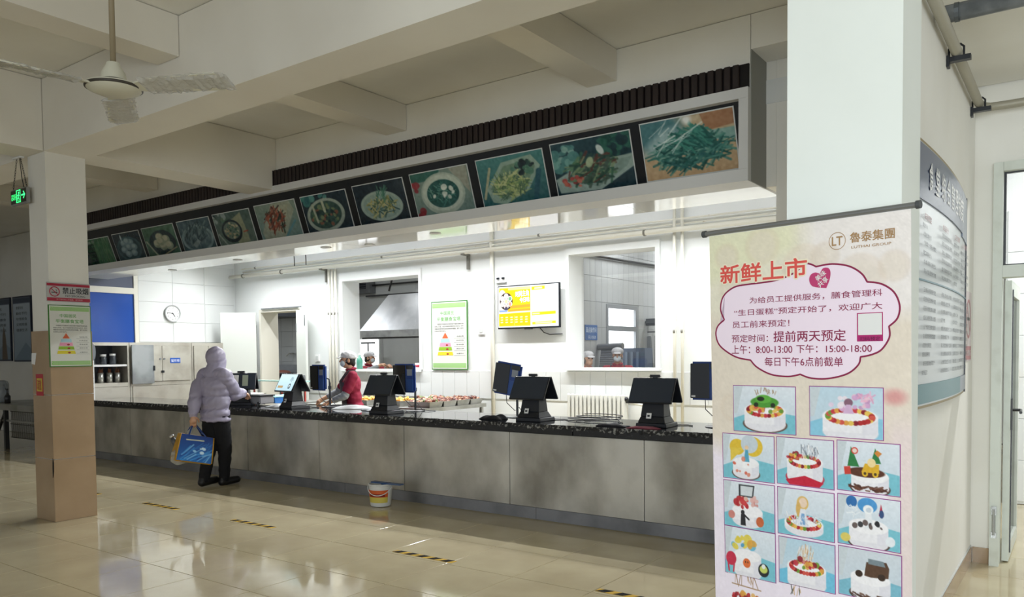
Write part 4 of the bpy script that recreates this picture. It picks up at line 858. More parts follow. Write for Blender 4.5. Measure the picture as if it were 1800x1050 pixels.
def tray(label, x, y, food, seed, z=.801, sx=.17, sy=.24):
    t = thing('food_tray', label, 'tray', (x, y, z), 0, 'food trays on the serving table'); q = lambda z_, e: [(-sx - e, -sy - e, z_), (sx + e, -sy - e, z_), (sx + e, sy + e, z_), (-sx - e, sy + e, z_)]
    m = MB(); k = q(0, 0) + q(.075, .02) + q(.075, .032) + q(.072, .032) + q(.072, .018) + q(.004, -.004); fs = [(3, 2, 1, 0)]
    for l in range(5): fs += [(l * 4 + i, l * 4 + (i + 1) % 4, l * 4 + 4 + (i + 1) % 4, l * 4 + 4 + i) for i in range(4)]
    m.add(k, fs + [(20, 21, 22, 23)]); m.build('tray', STEELP, t); r = random.Random(seed); f = MB(); cols = FOODS[food]
    for i in range(70):
        f.cur = i % len(cols); rr = r.uniform(.015, .035); f.ell((0, 0, 0), (rr * 1.4, rr, rr * .7), 6, Matrix.Translation((r.uniform(-sx * .88, sx * .88), r.uniform(-sy * .88, sy * .88), r.uniform(.045, .085))) @ Euler((r.random(), r.random(), r.random() * 6)).to_matrix().to_4x4())
    f.build('food', [mat('food_' + c[1:], c, .4) for c in cols], t, True)['kind'] = 'stuff'; return t
for k in range(4): tray(('nearest', 'second nearest', 'third nearest', 'farthest')[k] + ' steel tray along the free edge of the serving table, ' + ('pale food', 'dark brown food', 'dark brown food', 'nearly empty rim')[k], -7.09, 7.80 + .285 * k, ('mix', 'brown', 'brown', 'brown')[k], k, sy=.115, sx=.19) if k < 4 else None
tray('steel tray of yellow fried food just right of the worker in red', -8.2, 7.85, 'yellow', 9, sy=.2); tray('steel tray of yellow and brown food between till and scanner pole', -7.62, 7.9, 'yellow', 10, sy=.2); tray('steel tray of mixed food behind the scanner pole', -7.58, 8.5, 'mix', 11, sy=.2)
table('steel_table', 'steel table with red and blue food tubs by the open door', -11.4, -9.45, 7.2, 8.2, .80)
def tub(label, x, y, sx, sy, h, col, lid=None, z=.801):
    t = thing('food_tub', label, 'tub', (x, y, z), 0, 'tubs on the table by the door'); q = lambda z_, e: [(-sx - e, -sy - e, z_), (sx + e, -sy - e, z_), (sx + e, sy + e, z_), (-sx - e, sy + e, z_)]
    MB().hull8(q(0, -.01), q(h, 0)).build('tub', mat('tub_' + col[1:], col, .35), t, bevel=.006); MB().hull8(q(h, .008), q(h + .02, .008)).build('lid' if lid else 'rim', mat('tub_' + (lid or col)[1:], lid or col, .35), t, bevel=.004); return t
tub('red rimmed plastic tub of meat on the table by the door', -10.62, 7.6, .16, .2, .10, '#b5303c', '#e5e3da'); tub('pale lidded tub left of the lit till', -10.15, 7.55, .2, .2, .07, '#e9e6dc', '#d8d4c6'); tub('blue rimmed flat crate behind the lit till', -9.75, 7.55, .17, .25, .09, '#2f6fb8', '#9fd0d6'); tub('tall clear box on the table by the door', -11.15, 7.6, .14, .18, .27, '#8d7f86', '#8fc7c4')
sh = thing('glass_shelf', 'pale green glass shelf on red posts over the food tubs', 'shelf', (-10.4, 7.9, .801)); box('shelf', mat('green_glass', '#9fc9c3', .1), sh, -.55, .85, -.1, .15, .30, .315)
for x in (-.5, .2, .75): box('post', mat('post_red', '#b5493f', .4), sh, x - .012, x + .012, .0, .024, 0, .299)

# ------------------------------------------------------------------ rooms behind the kitchen
GRYM = mat('hood_steel', '#8b8d8f', .4, .75, noise=(2.2, '#75777a', .4, .7)); YH = 10.9
hl, hr = at(632, 594, 1, YH), at(742, 582, 1, YH); zt = at(700, 527, 1, YH + .5).z; zb = hl.z
hd = thing('range_hood', 'large grey steel range hood seen through the left kitchen window', 'hood', (0, 0, 0)); x0, x1 = hl.x, hr.x + .9
MB().box(x0, x1, YH, YH + 1.2, zb, zb + .13).build('lower_band', mat('hood_band', '#a6a8a8', .35, .7, noise=(6, '#8b8d8e', .4, .7)), hd)
xl = at(686, 527, 1, YH + .5).x
MB().hull8([(x0, YH, zb + .131), (x1, YH, zb + .131), (x1, YH + 1.2, zb + .131), (x0, YH + 1.2, zb + .131)], [(xl, YH + .45, zt + .1), (x1, YH + .45, zt + .1), (x1, YH + 1.2, zt + .1), (xl, YH + 1.2, zt + .1)]).build('canopy', GRYM, hd)
box('duct', GRYM, hd, x1 - .5, x1 - .1, YH + .7, YH + 1.1, zt + .101, 3.699); box('light_rail', DARK, hd, x0 + .02, x1 - .3, YH + .05, YH + .1, zb - .03, zb - .001)
a, b = at(637, 648, 1, 12.97), at(669, 598, 1, 12.97)
w4 = struct(MB().box(a.x - .05, b.x + .05, 12.90, 12.99, a.z - .3, b.z + .06).build('window_4', mat('daylight_frame', '#b5b7b6', .5))); box('pane', mat('daylight_pane', '#f3f7fb', .5, emit=1.6), w4, a.x, b.x, 12.885, 12.899, a.z - .25, b.z + .02)
lp = thing('stand_lamp', 'small grey lamp on a stem seen before the bright back window', 'lamp', (at(647, 609, 1, 12.5).x, 12.5, .001)); MB().cyl((0, 0, 0), (0, 0, 1.75), .015).build('stem', DARK, lp); box('head', GRYM, lp, -.18, .18, -.05, .05, 1.751, 1.79); MB().lathe([(.001, 0), (.14, 0), (.13, .02), (.001, .03)]).build('foot', GRYM, lp)
rg = thing('cooking_range', 'grey steel cooking range under the hood', 'stove', (-10.1, 11.75, .001)); box('body', GRYM, rg, -1.3, 1.6, -.4, .5, 0, 1.28, .01); box('splash_back', GRYM, rg, .1, 1.6, .42, .5, 1.281, 1.75); 
for k in range(4): MB().cyl((-.9 + .6 * k, -.42, 1.1), (-.9 + .6 * k, -.4, 1.1), .03).build('knob', BLACK, rg)
vn = thing('wall_ventilator', 'grey louvred ventilator box high in the cooking room', 'ventilator', (at(640, 503, 1, 12.9).x, 12.9, at(640, 503, 1, 12.9).z - .18)); box('housing', GRYM, vn, -.28, .28, -.1, .08, 0, .36); box('opening', BLACK, vn, -.16, .16, -.105, -.1005, .1, .26)
for k in range(3): box('slat', GRYM, vn, -.16, .16, -.115, -.106, .12 + .05 * k, .13 + .05 * k)
for k, z in enumerate((2.86, 3.1, 3.3)): pipe('room_conduit', ('lowest', 'middle', 'highest')[k] + ' dark conduit crossing the cooking room wall behind the hood', [(-13.5, 12.9, z), (-8.5, 12.9, z)], .02, DARK)
pipe('room_conduit', 'dark slanting pipe from the hood up to the cooking room ceiling', [(at(684, 530, 1, 11.6).x, 11.6, 2.8), (at(706, 505, 1, 11.6).x, 11.6, 3.70)], .02, DARK)
cp_ = thing('paper_cup', 'small white cup with red print on the left kitchen window sill', 'cup', (-8.40, 9.10, 1.271)); MB().lathe([(.001, 0), (.035, 0), (.045, .10), (.041, .10), (.032, .005), (.001, .005)]).build('cup', WHITE, cp_, True); MB().lathe([(.0395, .03), (.0435, .07), (.0425, .07), (.0385, .03)]).build('red_band', RED, cp_, True)
bt = thing('green_bottle', 'green plastic bottle on the left kitchen window sill behind the worker', 'bottle', (-9.66, 9.06, 1.271)); MB().lathe([(.001, 0), (.05, 0), (.052, .14), (.03, .19), (.018, .2), (.018, .23), (.001, .23)]).build('bottle', mat('bottle_green', '#4f8f7c', .3), bt, True); MB().cyl((0, 0, .231), (0, 0, .255), .02).build('cap', WHITE, bt)
# cooking room behind the door: tiled wall, stove, wok
wd = sbox('wall_room_stove', mat('stove_wall', '#9b9d9c', .4), -17, -13.95, 11.6, 11.7, 0, 3.69)
tiles(wd, TILEG, 7, 6, 0, 0, lambda i, j: (-17 + .25 + .405 * i, 11.594, 1.2 + .34 * j), dims=(.4, .01, .335))
s2 = thing('wok_stove', 'grey steel wok stove seen through the open door', 'stove', (-13.9, 11.15, .001)); box('body', GRYM, s2, -1.9, -.1, -.4, .4, 0, 1.0, .01); box('backsplash', GRYM, s2, -1.9, -.1, .35, .4, 1.001, 1.3); box('red_front', RED, s2, -1.9, -.1, -.415, -.401, .74, .84); 
p = at(496, 660, 1, 11.05); wk = thing('wok', 'black wok with long handle on the stove through the open door', 'wok', (p.x, 11.05, 1.003)); MB().lathe([(.001, 0), (.10, .01), (.2, .06), (.26, .13), (.25, .13), (.19, .07), (.001, .02)]).build('bowl', BLACK, wk, True); MB().cyl((-.25, 0, .12), (-.48, -.1, .2), .016).build('handle', BLACK, wk); MB().ell((0, 0, .12), (.2, .2, .07)).build('food', mat('food_b', '#74483a', .5), wk, True)
tp = thing('wall_tap', 'steel tap bar on the tiled wall over the wok stove', 'tap', (p.x + .2, 11.55, 1.55)); MB().cyl((-.6, 0, 0), (.25, 0, 0), .015).build('bar', STEELP, tp); MB().tube([(-.4, 0, 0), (-.4, -.15, 0), (-.4, -.22, -.05)], .014).build('spout', STEELP, tp, True)
h2 = thing('door_room_hood', 'dark grey hood at the top of the open doorway', 'hood', (0, 0, 0)); box('canopy', mat('hood_dark', '#4b4f55', .5, .5), h2, -16.2, -13.95, 10.7, 11.55, 2.35, 3.4); box('rim', GRYM, h2, -16.2, -13.95, 10.66, 10.699, 2.30, 2.5)
# pastry room behind the right window: its left wall runs away from us
XW = -6.2
wp_ = sbox('wall_pastry', mat('pastry_wall', '#9fa3a4', .3), XW - .2, XW, 9.36, 10.95, 0, 3.69); WZ0, WZ1, WY0, WY1 = at(1090, 600, 0, XW).z - .75, at(1068, 535, 0, XW).z, at(1066, 600, 0, XW).y, at(1114, 600, 0, XW).y
sbox('wall_pastry', MATS['pastry_wall'], XW - .2, XW, WY1 + .1, 14.6, 0, 3.69)
bpy.data.objects.remove(wp_); wp_ = sbox('wall_pastry', MATS['pastry_wall'], XW - .2, XW, 9.36, WY0, 0, 3.69)
sbox('wall_pastry', MATS['pastry_wall'], XW - .2, XW, WY0, WY1 + .1, WZ1, 3.69); sbox('wall_pastry', MATS['pastry_wall'], XW - .2, XW, WY0, WY1 + .1, 0, WZ0)
tiles(wp_, TILEG, 26, 6, 0, 0, lambda i, j: (XW + .004, 9.62 + .182 * i, 1.30 + .40 * j), dims=(.010, .179, .396), skip=lambda i, j: WY0 - .05 < 9.62 + .182 * i < WY1 + .15 and 1.30 + .4 * j < WZ1 + .15)
w5 = struct(MB().box(XW - .05, XW + .02, WY0 - .02, WY0 + .04, WZ0, WZ1).build('window_5', mat('alu_frame', '#8f9396', .4, .3)))
AF = MATS['alu_frame']; zm = at(1090, 577, 0, XW).z
for aa in ((WY1 + .04, WY1 + .1, WZ0, WZ1), (WY0 + .04, WY1 + .04, WZ1 - .06, WZ1), (WY0 + .04, WY1 + .04, zm - .05, zm + .03), (WY0 + .04, WY1 + .04, WZ0, WZ0 + .05)): box('frame', AF, w5, XW - .05, XW + .02, *aa)
DAYP = mat('daylight_pane', '#f3f7fb'); box('pane', DAYP, w5, XW - .03, XW - .02, WY0 + .04, WY1 + .04, zm + .03, WZ1 - .06); box('pane', DAYP, w5, XW - .03, XW - .02, WY0 + .04, WY1 + .04, WZ0 + .05, zm - .05)
p0, p1 = at(1028, 598, 0, XW + .01), at(1049, 572, 0, XW + .01)
bs = thing('room_sign', 'blue sign with white characters on the tiled wall in the right window', 'sign', (XW + .0105, (p0.y + p1.y) / 2, p0.z), PI / 2); hw = (p1.y - p0.y) / 2; hz = p1.z - p0.z; box('plate', mat('label_blue2', '#2a5c9c', .4), bs, -hw, hw, -.008, 0, 0, hz); text('面点操作间', mat('pale_text', '#c5d3e0', .5), bs, -hw * .85, hw * .85, hz * .5, hz * .85, -.0088, .01); text('闲人免进', mat('pale_text', '#c5d3e0'), bs, -hw * .5, hw * .75, hz * .08, hz * .3, -.0088)
pipe('room_conduit', 'dark conduit running along the tiled wall in the right window top', [(XW + .05, 9.5, at(1040, 452, 0, XW).z), (XW + .05, 13.5, at(1153, 468, 0, XW).z)], .018, DARK)
rk = thing('coat_rack', 'coat hooks with grey apron hanging at the right edge of the right window', 'rack', (-5.95, 12.6, 1.0)); pz = at(1140, 585, 1, 12.6)
rk.location = (pz.x, 12.6, pz.z); box('rail', DARK, rk, -.22, .22, 0, .03, 0, .02); box('shelf_bundle', mat('bundle_dark', '#3c4043', .8), rk, -.24, .26, -.1, .08, .12, .24, .04)
MB().hull8([(-.14, -.03, -.72), (.1, -.03, -.75), (.1, .03, -.75), (-.14, .03, -.72)], [(-.09, -.02, -.06), (.05, -.02, -.06), (.05, .02, -.06), (-.09, .02, -.06)]).build('apron', mat('apron_grey', '#6b6f70', .9), rk, bevel=.015); MB().hull8([(.11, -.02, -1.2), (.2, -.02, -1.2), (.2, .02, -1.2), (.11, .02, -1.2)], [(.12, -.02, -.05), (.16, -.02, -.05), (.16, .02, -.05), (.12, .02, -.05)]).build('strap', mat('strap_dark', '#33373a', .9), rk, bevel=.01)
sr = thing('dough_sheeter', 'slanting grey roller machine between the two workers in the right window', 'machine', (0, 0, 0)); A = [at(1053, 648, 1, 10.65), at(1094, 648, 1, 10.65), at(1090, 612, 1, 10.85), at(1057, 614, 1, 10.85)]
MB().hull8([tuple(q) for q in A], [(q.x, q.y + .05, q.z - .06) for q in A]).build('belt', mat('belt_grey', '#8f9298', .5, noise=(30, '#82858c', .4, .6)), sr); MB().cyl(A[3] + Vector((-.05, 0, .03)), A[2] + Vector((.05, 0, .03)), .05).build('roller', GRYM, sr); box('base', GRYM, sr, A[0].x + .02, A[1].x - .02, 10.7, 10.84, 0, 1.2)
for k in range(9): f = k / 9; MB().cyl(A[0].lerp(A[3], f) + Vector((0, 0, .006)), A[1].lerp(A[2], f) + Vector((0, 0, .006)), .008, n=6).build('slat', GRYM, sr)
q0 = at(1120, 640, 1, 11.4); gb = thing('grey_crate', 'blue grey slatted crate behind the masked worker in the right window', 'crate', (q0.x - .07, 11.4, .95)); box('body', mat('crate_blue', '#66748a', .5), gb, -.28, .2, 0, .3, 0, .62, .01)
for k in range(4): box('rib', mat('crate_rib', '#8090a4', .5), gb, -.24 + .1 * k, -.2 + .1 * k, -.012, -.001, .1, .56)
box('stand', GRYM, gb, -.28, .2, 0, .3, -.95, -.001)

# ------------------------------------------------------------------ cake banner on its roll-up stand
BTL, BTR = at(1243, 412, 2, 2.0), at(1608, 361, 2, 2.0); BW = (BTR - BTL).length; yaw = math.atan2(BTR.y - BTL.y, BTR.x - BTL.x); TILT = .03
bR = Euler((TILT, 0, yaw)).to_matrix(); bmid = (BTL + BTR) / 2; bo_ = bmid - bR @ Vector((0, 0, 2.0 / math.cos(TILT))); HB = 2.0 / math.cos(TILT)
bo_.z = 0.001
bn = thing('rollup_banner', 'tall pink roll-up banner with a cloud of text over birthday cake photos', 'banner', bo_, rot=(TILT, 0, yaw)); bRi = bR.inverted(); bN = bR @ Vector((0, -1, 0))
def bl(px, py): v = bRi @ (hit(px, py, bo_, bN) - bo_); return v.x, v.z
hw = BW / 2 - .012
c = Cv(130, 300, '#e6dad2', 2 * hw / 1.93, 2)
c.c[:] = np.array(c.h('#e8dccd')); X, Y = c.x / c.a, c.y
c.put(np.clip((.21 - Y - .06 * np.abs(X - .3)) / .03, 0, 1), '#ece6d3'); c.put(np.clip((.21 - Y) / .04, 0, 1) * np.clip((X - .48) / .1, 0, 1), '#f2ebe8'); c.put(np.clip((.12 - Y - X * .12) / .03, 0, 1) * np.clip((.5 - X) / .06, 0, 1), '#e9e7c8')
c.put(np.clip((Y - .44 - .02 * np.sin(X * 7)) / .05, 0, 1), '#f5ebf8'); c.put(np.clip((Y - .36) / .06, 0, 1) * np.clip((X - .88) / .05, 0, 1), '#ecdcd9'); c.ell(c.a * .93, .345, .02, .014, '#d9888a', 0, .7, 4)
for a_, b_, r_ in ((.1, .05, .03), (.3, .035, .04), (.52, .09, .05), (.78, .12, .05), (.93, .10, .03), (.62, .07, .03), (.15, .12, .04), (.12, .38, .03)): c.ell(c.a * a_, b_, r_, r_, '#d8c4ae', 0, .28, 2); c.ell(c.a * a_, b_, r_ * .75, r_ * .75, '#e9dfd2', 0, .4, 2)
c.mott(.012, 1); c.mott(.006, 4)
sheet = MB().box(-hw, hw, -.0015, .0015, .08, HB - .01).build('sheet', mat('banner_back', '#e8e5e2', .6), bn); c.build('print', BANP, sheet, rectP(-hw, hw, .08, HB - .012, -.002))
m = MB(); m.cyl((-BW / 2 - .005, 0, HB), (BW / 2 + .005, 0, HB), .011, n=16); m.build('top_bar', mat('bar_grey', '#8b8d8e', .35, .6), bn, smooth=.7)
for s in (-1, 1): MB().cyl((s * (BW / 2 + .005), 0, HB), (s * (BW / 2 + .02), 0, HB), .0145, n=16).build('end_cap', mat('cap_dark', '#4a4d50', .5), bn, smooth=.7)
base_M = Matrix.Rotation(-TILT, 4, 'X')
MB().box(-BW / 2 - .02, BW / 2 + .02, -.06, .06, .0, .075, M=base_M, bev=.012).build('base', mat('bar_grey', '#8b8d8e'), bn, smooth=.7); MB().cyl((.0, .02, .075), (0, .02, HB), .008).build('support_pole', mat('bar_grey', '#8b8d8e'), bn)
CR = mat('ink_crimson', '#8e1c4a', .5); CORAL = mat('ink_coral', '#e0574f', .5); CREAMI = mat('ink_cream', '#f3ead2', .5); GOLD = mat('ink_gold', '#a98558', .5); MAG = mat('ink_magenta', '#b3236f', .5); PINKC = mat('ink_pale_pink', '#f7e6f5', .5)
def c2(x, y): return bl(1230 + x / 3, 350 + y / 3)
def c3(x, y): return bl(1230 + x / 2.692, 660 + y / 2.692)
def spline(pts, k=6, closed=False):
    out = []; n = len(pts)
    for i in range(n - 1):
        p0, p1, p2, p3 = pts[max(i - 1, 0)], pts[i], pts[i + 1], pts[min(i + 2, n - 1)]
        for j in range(k):
            t = j / k; out.append(tuple(.5 * ((2 * p1[d]) + (p2[d] - p0[d]) * t + (2 * p0[d] - 5 * p1[d] + 4 * p2[d] - p3[d]) * t * t + (3 * p1[d] - p0[d] - 3 * p2[d] + p3[d]) * t ** 3) for d in (0, 1)))
    return out + [pts[-1]]
arcs = [[(560, 338), (590, 345), (615, 357)], [(615, 357), (700, 343), (790, 355), (855, 393), (885, 437)], [(885, 437), (960, 448), (1025, 490), (1056, 560), (1045, 628), (1000, 672)], [(1000, 672), (1002, 730), (960, 795), (905, 822), (850, 833)], [(850, 833), (838, 875), (780, 922), (680, 947), (590, 945), (532, 925)], [(532, 925), (470, 936), (380, 926), (305, 888), (270, 850)], [(270, 850), (190, 832), (112, 778), (88, 720), (97, 672), (132, 637)], [(132, 637), (112, 580), (128, 512), (185, 465), (260, 450)], [(260, 450), (400, 430), (500, 390), (560, 338)]]
cl = []
for a_ in arcs: cl += spline([c2(*q) for q in a_])[:-1]
b = bmesh.new(); vs_ = [b.verts.new((x, -.0028, z)) for x, z in cl]; b.faces.new(vs_); bmesh.ops.triangulate(b, faces=b.faces[:]); me = bpy.data.meshes.new('cloud'); b.to_mesh(me); b.free(); me.materials.append(PINKC); link('cloud', me, bn)
strip_mb(MB(), cl + [cl[0]], .0065, -.0032).build('cloud_outline', CR, bn)
def bt(s, lb, rt, m, y=-.0036, bold=.008, f=c2, **k):
    x0, z0 = f(*lb); x1, z1 = f(*rt); return text(s, m, bn, x0, x1, z0, z1, y, bold, **k)
bt('为给员工提供服务，膳食管理科', (265, 553), (965, 473), CR); bt('“生日蛋糕”预定开始了，欢迎广大', (185, 618), (965, 543), CR); bt('员工前来预定！', (175, 682), (475, 634), CR); bt('预定时间：', (172, 757), (362, 713), CR); bt('提前两天预定', (392, 755), (772, 687), CR, bold=.014)
bt('上午：8:00-13:00', (172, 818), (490, 766), CR); bt('下午：15:00-18:00', (512, 813), (910, 762), CR); bt('每日下午6点前截单', (345, 881), (757, 833), CR)
bt('新鲜上市', (114, 449), (566, 308), CREAMI, -.0036, .11); bt('新鲜上市', (114, 449), (566, 308), CORAL, -.0046, .035)
bt('魯泰集團', (795, 232), (1030, 150), GOLD, bold=.02); bt('LUTHAI GROUP', (802, 262), (1012, 226), GOLD, bold=.02)
lx, lz = c2(727, 222); r_ = abs(c2(772, 222)[0] - lx); ring_mb(MB(), (lx, lz), r_ * .93, r_, -.0036, 44).build('logo_ring', GOLD, bn); text('LT', GOLD, bn, lx - r_ * .62, lx + r_ * .62, lz - r_ * .5, lz + r_ * .5, -.0036, .03)
hp = [c2(x, y) for x, y in ((670, 470), (600, 462), (580, 430), (588, 400), (612, 388), (636, 392), (652, 366), (680, 364), (692, 385), (688, 425))]
b = bmesh.new(); b.faces.new([b.verts.new((x, -.0042, z)) for x, z in spline(hp + [hp[0]], 4)[:-1]]); bmesh.ops.triangulate(b, faces=b.faces[:]); me = bpy.data.meshes.new('heart'); b.to_mesh(me); b.free(); me.materials.append(mat('ink_rose', '#c23f74', .5)); link('heart', me, bn)
for s_, (a_, b_) in (('美味', (640, 405)), ('共享', (652, 438))): x, z = c2(a_, b_); text(s_, WHITE, bn, x - .022, x + .022, z - .011, z + .011, -.0048, .02, .65)
q0, q1 = c2(832, 752), c2(968, 596); box('code_frame', MAG, bn, q0[0], q1[0], -.0040, -.0034, q0[1], q1[1]); q2 = c2(838, 718); box('blank_square', WHITE, bn, q2[0], q1[0] - .003, -.0046, -.0041, q2[1], q1[1] - .003); bt('扫码预定', (848, 750), (955, 724), mat('ink_plum', '#5c1540', .5), -.0046)
FR = ['#b3282c', '#d4574a', '#e0a24a', '#8c1f2c', '#e8c35a', '#6f9a3a', '#c93d4a']
def cake(c, x, y, r, h, wall='#e3eaf2', mat_='#7cc3d3', fruit=True, sq=False, base=None, heart=False):
    c.grad(wall, '#c9d8e4'); c.poly([(0, .72), (c.a * .45, .50), (c.a, .60), (c.a, 1), (0, 1)], mat_); c.poly([(0, 0), (c.a * .16, 0), (c.a * .06, .6), (0, .62)], '#cdd6dc')
    if base: c.ell(x, y + h * 1.02, r * 1.08, r * .42, base)
    c.ell(x, y + h, r, r * .38, '#e9e7ee'); c.poly([(x - r, y), (x + r, y), (x + r, y + h), (x - r, y + h)], '#f1eff4'); c.poly([(x + r * .45, y), (x + r, y), (x + r, y + h), (x + r * .45, y + h + .03)], '#e2e0ea', .7); c.ell(x, y, r, r * .36, '#f8f6f9')
    if fruit:
        for t in np.linspace(0, 6.28, 30): c.ell(x + r * .8 * math.cos(t), y + r * .26 * math.sin(t), r * .11, r * .10, FR[c.r.randint(len(FR))])
def k1(c): cake(c, .68, .52, .44, .30, base='#5a3a2e'); c.blobs(22, .68, .46, .34, .1, .05, FR); c.ell(.68, .34, .30, .12, '#4f9a38'); c.ell(.66, .27, .17, .09, '#63b144'); c.ell(.6, .27, .08, .05, '#20301c'); [c.ell(.5 + .36 * i, .40, .05, .05, '#25321f') for i in (0, 1)]; c.strokes(14, .7, .12, .25, .06, .08, .012, ['#9c7b5a'], PI / 2, .5)
def k2(c): cake(c, .74, .58, .50, .32, '#c4dceb', '#8fcbe4'); c.blobs(24, .72, .3, .42, .16, .05, ['#e9d4ea', '#d7a9d3', '#f4e7f0', '#c99bc6', '#efc7d5']); c.ell(.72, .3, .08, .08, '#8a6377'); c.poly([(.62, .52), (.82, .52), (.76, .34), (.68, .34)], '#d9b6d8'); c.strokes(14, 1.0, .18, .2, .1, .08, .03, ['#f0b7d0', '#e3a3c5'], 0, PI)
def k3(c): cake(c, .60, .62, .34, .24, fruit=False, base='#5d3b30'); c.ell(.38, .28, .20, .18, '#e3bf3c'); c.poly([(.2, .3), (.56, .3), (.2, .62)], '#e6c84e'); c.ell(.80, .25, .24, .22, '#e6c23f'); c.ell(.70, .20, .22, .2, '#c9d4dd'); c.poly([(.55, .6), (.7, .6), (.66, .3), (.6, .3)], '#5aa7c4'); c.ell(.63, .28, .05, .05, '#e9c9a6'); c.blobs(7, .55, .72, .3, .2, .04, ['#d9624a', '#e08a73'])
def k4(c): cake(c, .66, .48, .42, .34, base='#c2203a'); c.poly([(.2, .9), (.66, .78), (1.1, .9), (1.0, 1), (.3, 1)], '#c9223e'); c.blobs(20, .4, .38, .16, .08, .04, FR); c.strokes(40, .78, .28, .22, .14, .12, .02, ['#f2f1f4', '#c3c8d2', '#9aa3b1', '#5d6470'], PI / 2, .5)
def k5(c): cake(c, .70, .66, .40, .24, fruit=False, base='#4a2a22'); c.ell(.62, .60, .40, .10, '#5b3324'); c.poly([(.22, .5), (.3, .1), (.48, .5)], '#2f7f46'); c.poly([(.72, .42), (.82, .1), (.94, .4)], '#2f7f46'); c.poly([(.34, .6), (.34, .42), (.6, .42), (.66, .28), (.9, .28), (.9, .6)], '#e2b12d'); c.ell(.74, .40, .09, .09, '#f2d9a0'); [c.ell(.6 + .22 * i, .62, .065, .065, '#e6b933') for i in (0, 1)]; [c.ell(.6 + .22 * i, .62, .03, .03, '#4a3a1c') for i in (0, 1)]; c.ell(.38, .18, .075, .07, '#d94a3d'); c.ell(.38, .18, .05, .045, '#f0d9d0'); c.poly([(.86, .14), (.96, .2), (.88, .28), (.80, .2)], '#d98a3d'); c.poly([(.14, .52), (.28, .5), (.3, .66), (.16, .68)], '#cf4438'); c.strokes(40, .66, .92, .4, .05, .1, .03, ['#4a2a22', '#6b4030'], 0, .5)
def k6(c): cake(c, .62, .62, .40, .22, fruit=False); c.poly([(.40, .05), (.82, .05), (.78, .32), (.40, .32)], '#3b3f44'); c.poly([(.45, .08), (.78, .08), (.75, .29), (.45, .29)], '#d5dbe0'); c.blobs(14, .5, .45, .2, .12, .07, ['#cf3a3f', '#b52a33', '#e6b9a6']); c.blobs(8, .8, .42, .1, .1, .05, ['#e4b6b0', '#d78f88']); c.ell(.5, .66, .05, .05, '#2b2b30'); c.poly([(.45, .7), (.56, .7), (.58, .95), (.44, .95)], '#2b2b30'); c.line(.52, .7, .66, .8, .04, '#2b2b30'); c.ell(.95, .82, .10, .11, '#c9683f'); c.ell(.2, .74, .09, .09, '#d58a80')
def k7(c): cake(c, .62, .70, .46, .12); c.ell(.60, .28, .14, .15, '#e2bd74'); c.ell(.61, .27, .095, .105, '#f1d6bf'); c.ell(.50, .42, .06, .16, '#dcb266'); c.poly([(.46, .78), (.74, .78), (.66, .40), (.55, .40)], '#e6e9f2'); c.poly([(.54, .74), (.66, .74), (.64, .5), (.57, .5)], '#7fa9d6'); c.strokes(36, .6, .62, .42, .12, .1, .02, ['#f4f5f8', '#cfd5de'], 0, PI)
def k8(c): cake(c, .66, .58, .42, .32, fruit=False, base='#4a3028'); c.ell(.30, .12, .12, .12, '#2f6fb0'); c.poly([(.44, .2), (.84, .2), (.84, .16), (.44, .16)], '#3f8fd0'); c.ell(.64, .16, .21, .15, '#4f9ad6'); c.poly([(.88, .34), (.93, .1), (.99, .34)], '#c2314b'); c.ell(.94, .3, .05, .08, '#35507f'); c.poly([(.58, .62), (.76, .62), (.72, .24), (.6, .24)], '#eef1f6'); c.ell(.66, .24, .11, .09, '#f6f8fa'); c.ell(.67, .25, .06, .05, '#cfd9e4'); c.blobs(9, .66, .56, .36, .08, .05, ['#2a2a2e', '#5a4a48', '#8fa7c4']); c.ell(.16, .86, .11, .09, '#e0cd6a'); c.ell(1.12, .82, .10, .10, '#e9eef4'); c.strokes(10, .34, .3, .1, .08, .1, .02, ['#c9d6e2', '#eef3f8'], 0, PI)
def k9(c): cake(c, .60, .56, .36, .36, fruit=False); c.blobs(12, .50, .32, .32, .16, .08, ['#9fc04a', '#4f9ccf', '#e2a84a', '#69b7d6', '#e6d04e', '#d9574a']); c.ell(.58, .72, .10, .10, '#e0703a'); [c.ell(.55 + .06 * i, .7, .014, .02, '#3a2a20') for i in (0, 1)]; c.ell(.16, .68, .14, .15, '#c9334f'); c.line(.08, .8, .1, .95, .04, '#c9334f'); c.line(.24, .8, .22, .95, .04, '#c9334f'); c.ell(1.02, .80, .14, .14, '#26292e'); c.ell(1.02, .78, .10, .08, '#c9d46a'); c.ell(1.02, .72, .05, .05, '#f0f2ee')
def k10(c): cake(c, .66, .58, .46, .34, '#bcd8e8', '#74c3e2'); c.strokes(60, .64, .30, .18, .18, .14, .015, ['#d9b48a', '#f0e6d6', '#c79a6c', '#efe9ea'], PI / 2, .4); c.blobs(14, .64, .5, .3, .1, .05, FR)
def k11(c): cake(c, .68, .56, .42, .34, '#d3dbe3', '#7fbcd0', False, base='#46302a'); c.poly([(.36, .5), (.32, .28), (.60, .24), (.62, .12), (1.0, .14), (1.08, .30), (1.06, .50), (.7, .54)], '#5b4130'); c.poly([(.64, .16), (.96, .17), (1.0, .28), (.64, .27)], '#7c8b92'); c.ell(.44, .50, .08, .07, '#3a2a20'); c.ell(.92, .50, .08, .07, '#3a2a20'); c.strokes(30, .66, .94, .42, .05, .1, .03, ['#46302a', '#6a4a3c'], 0, .5)
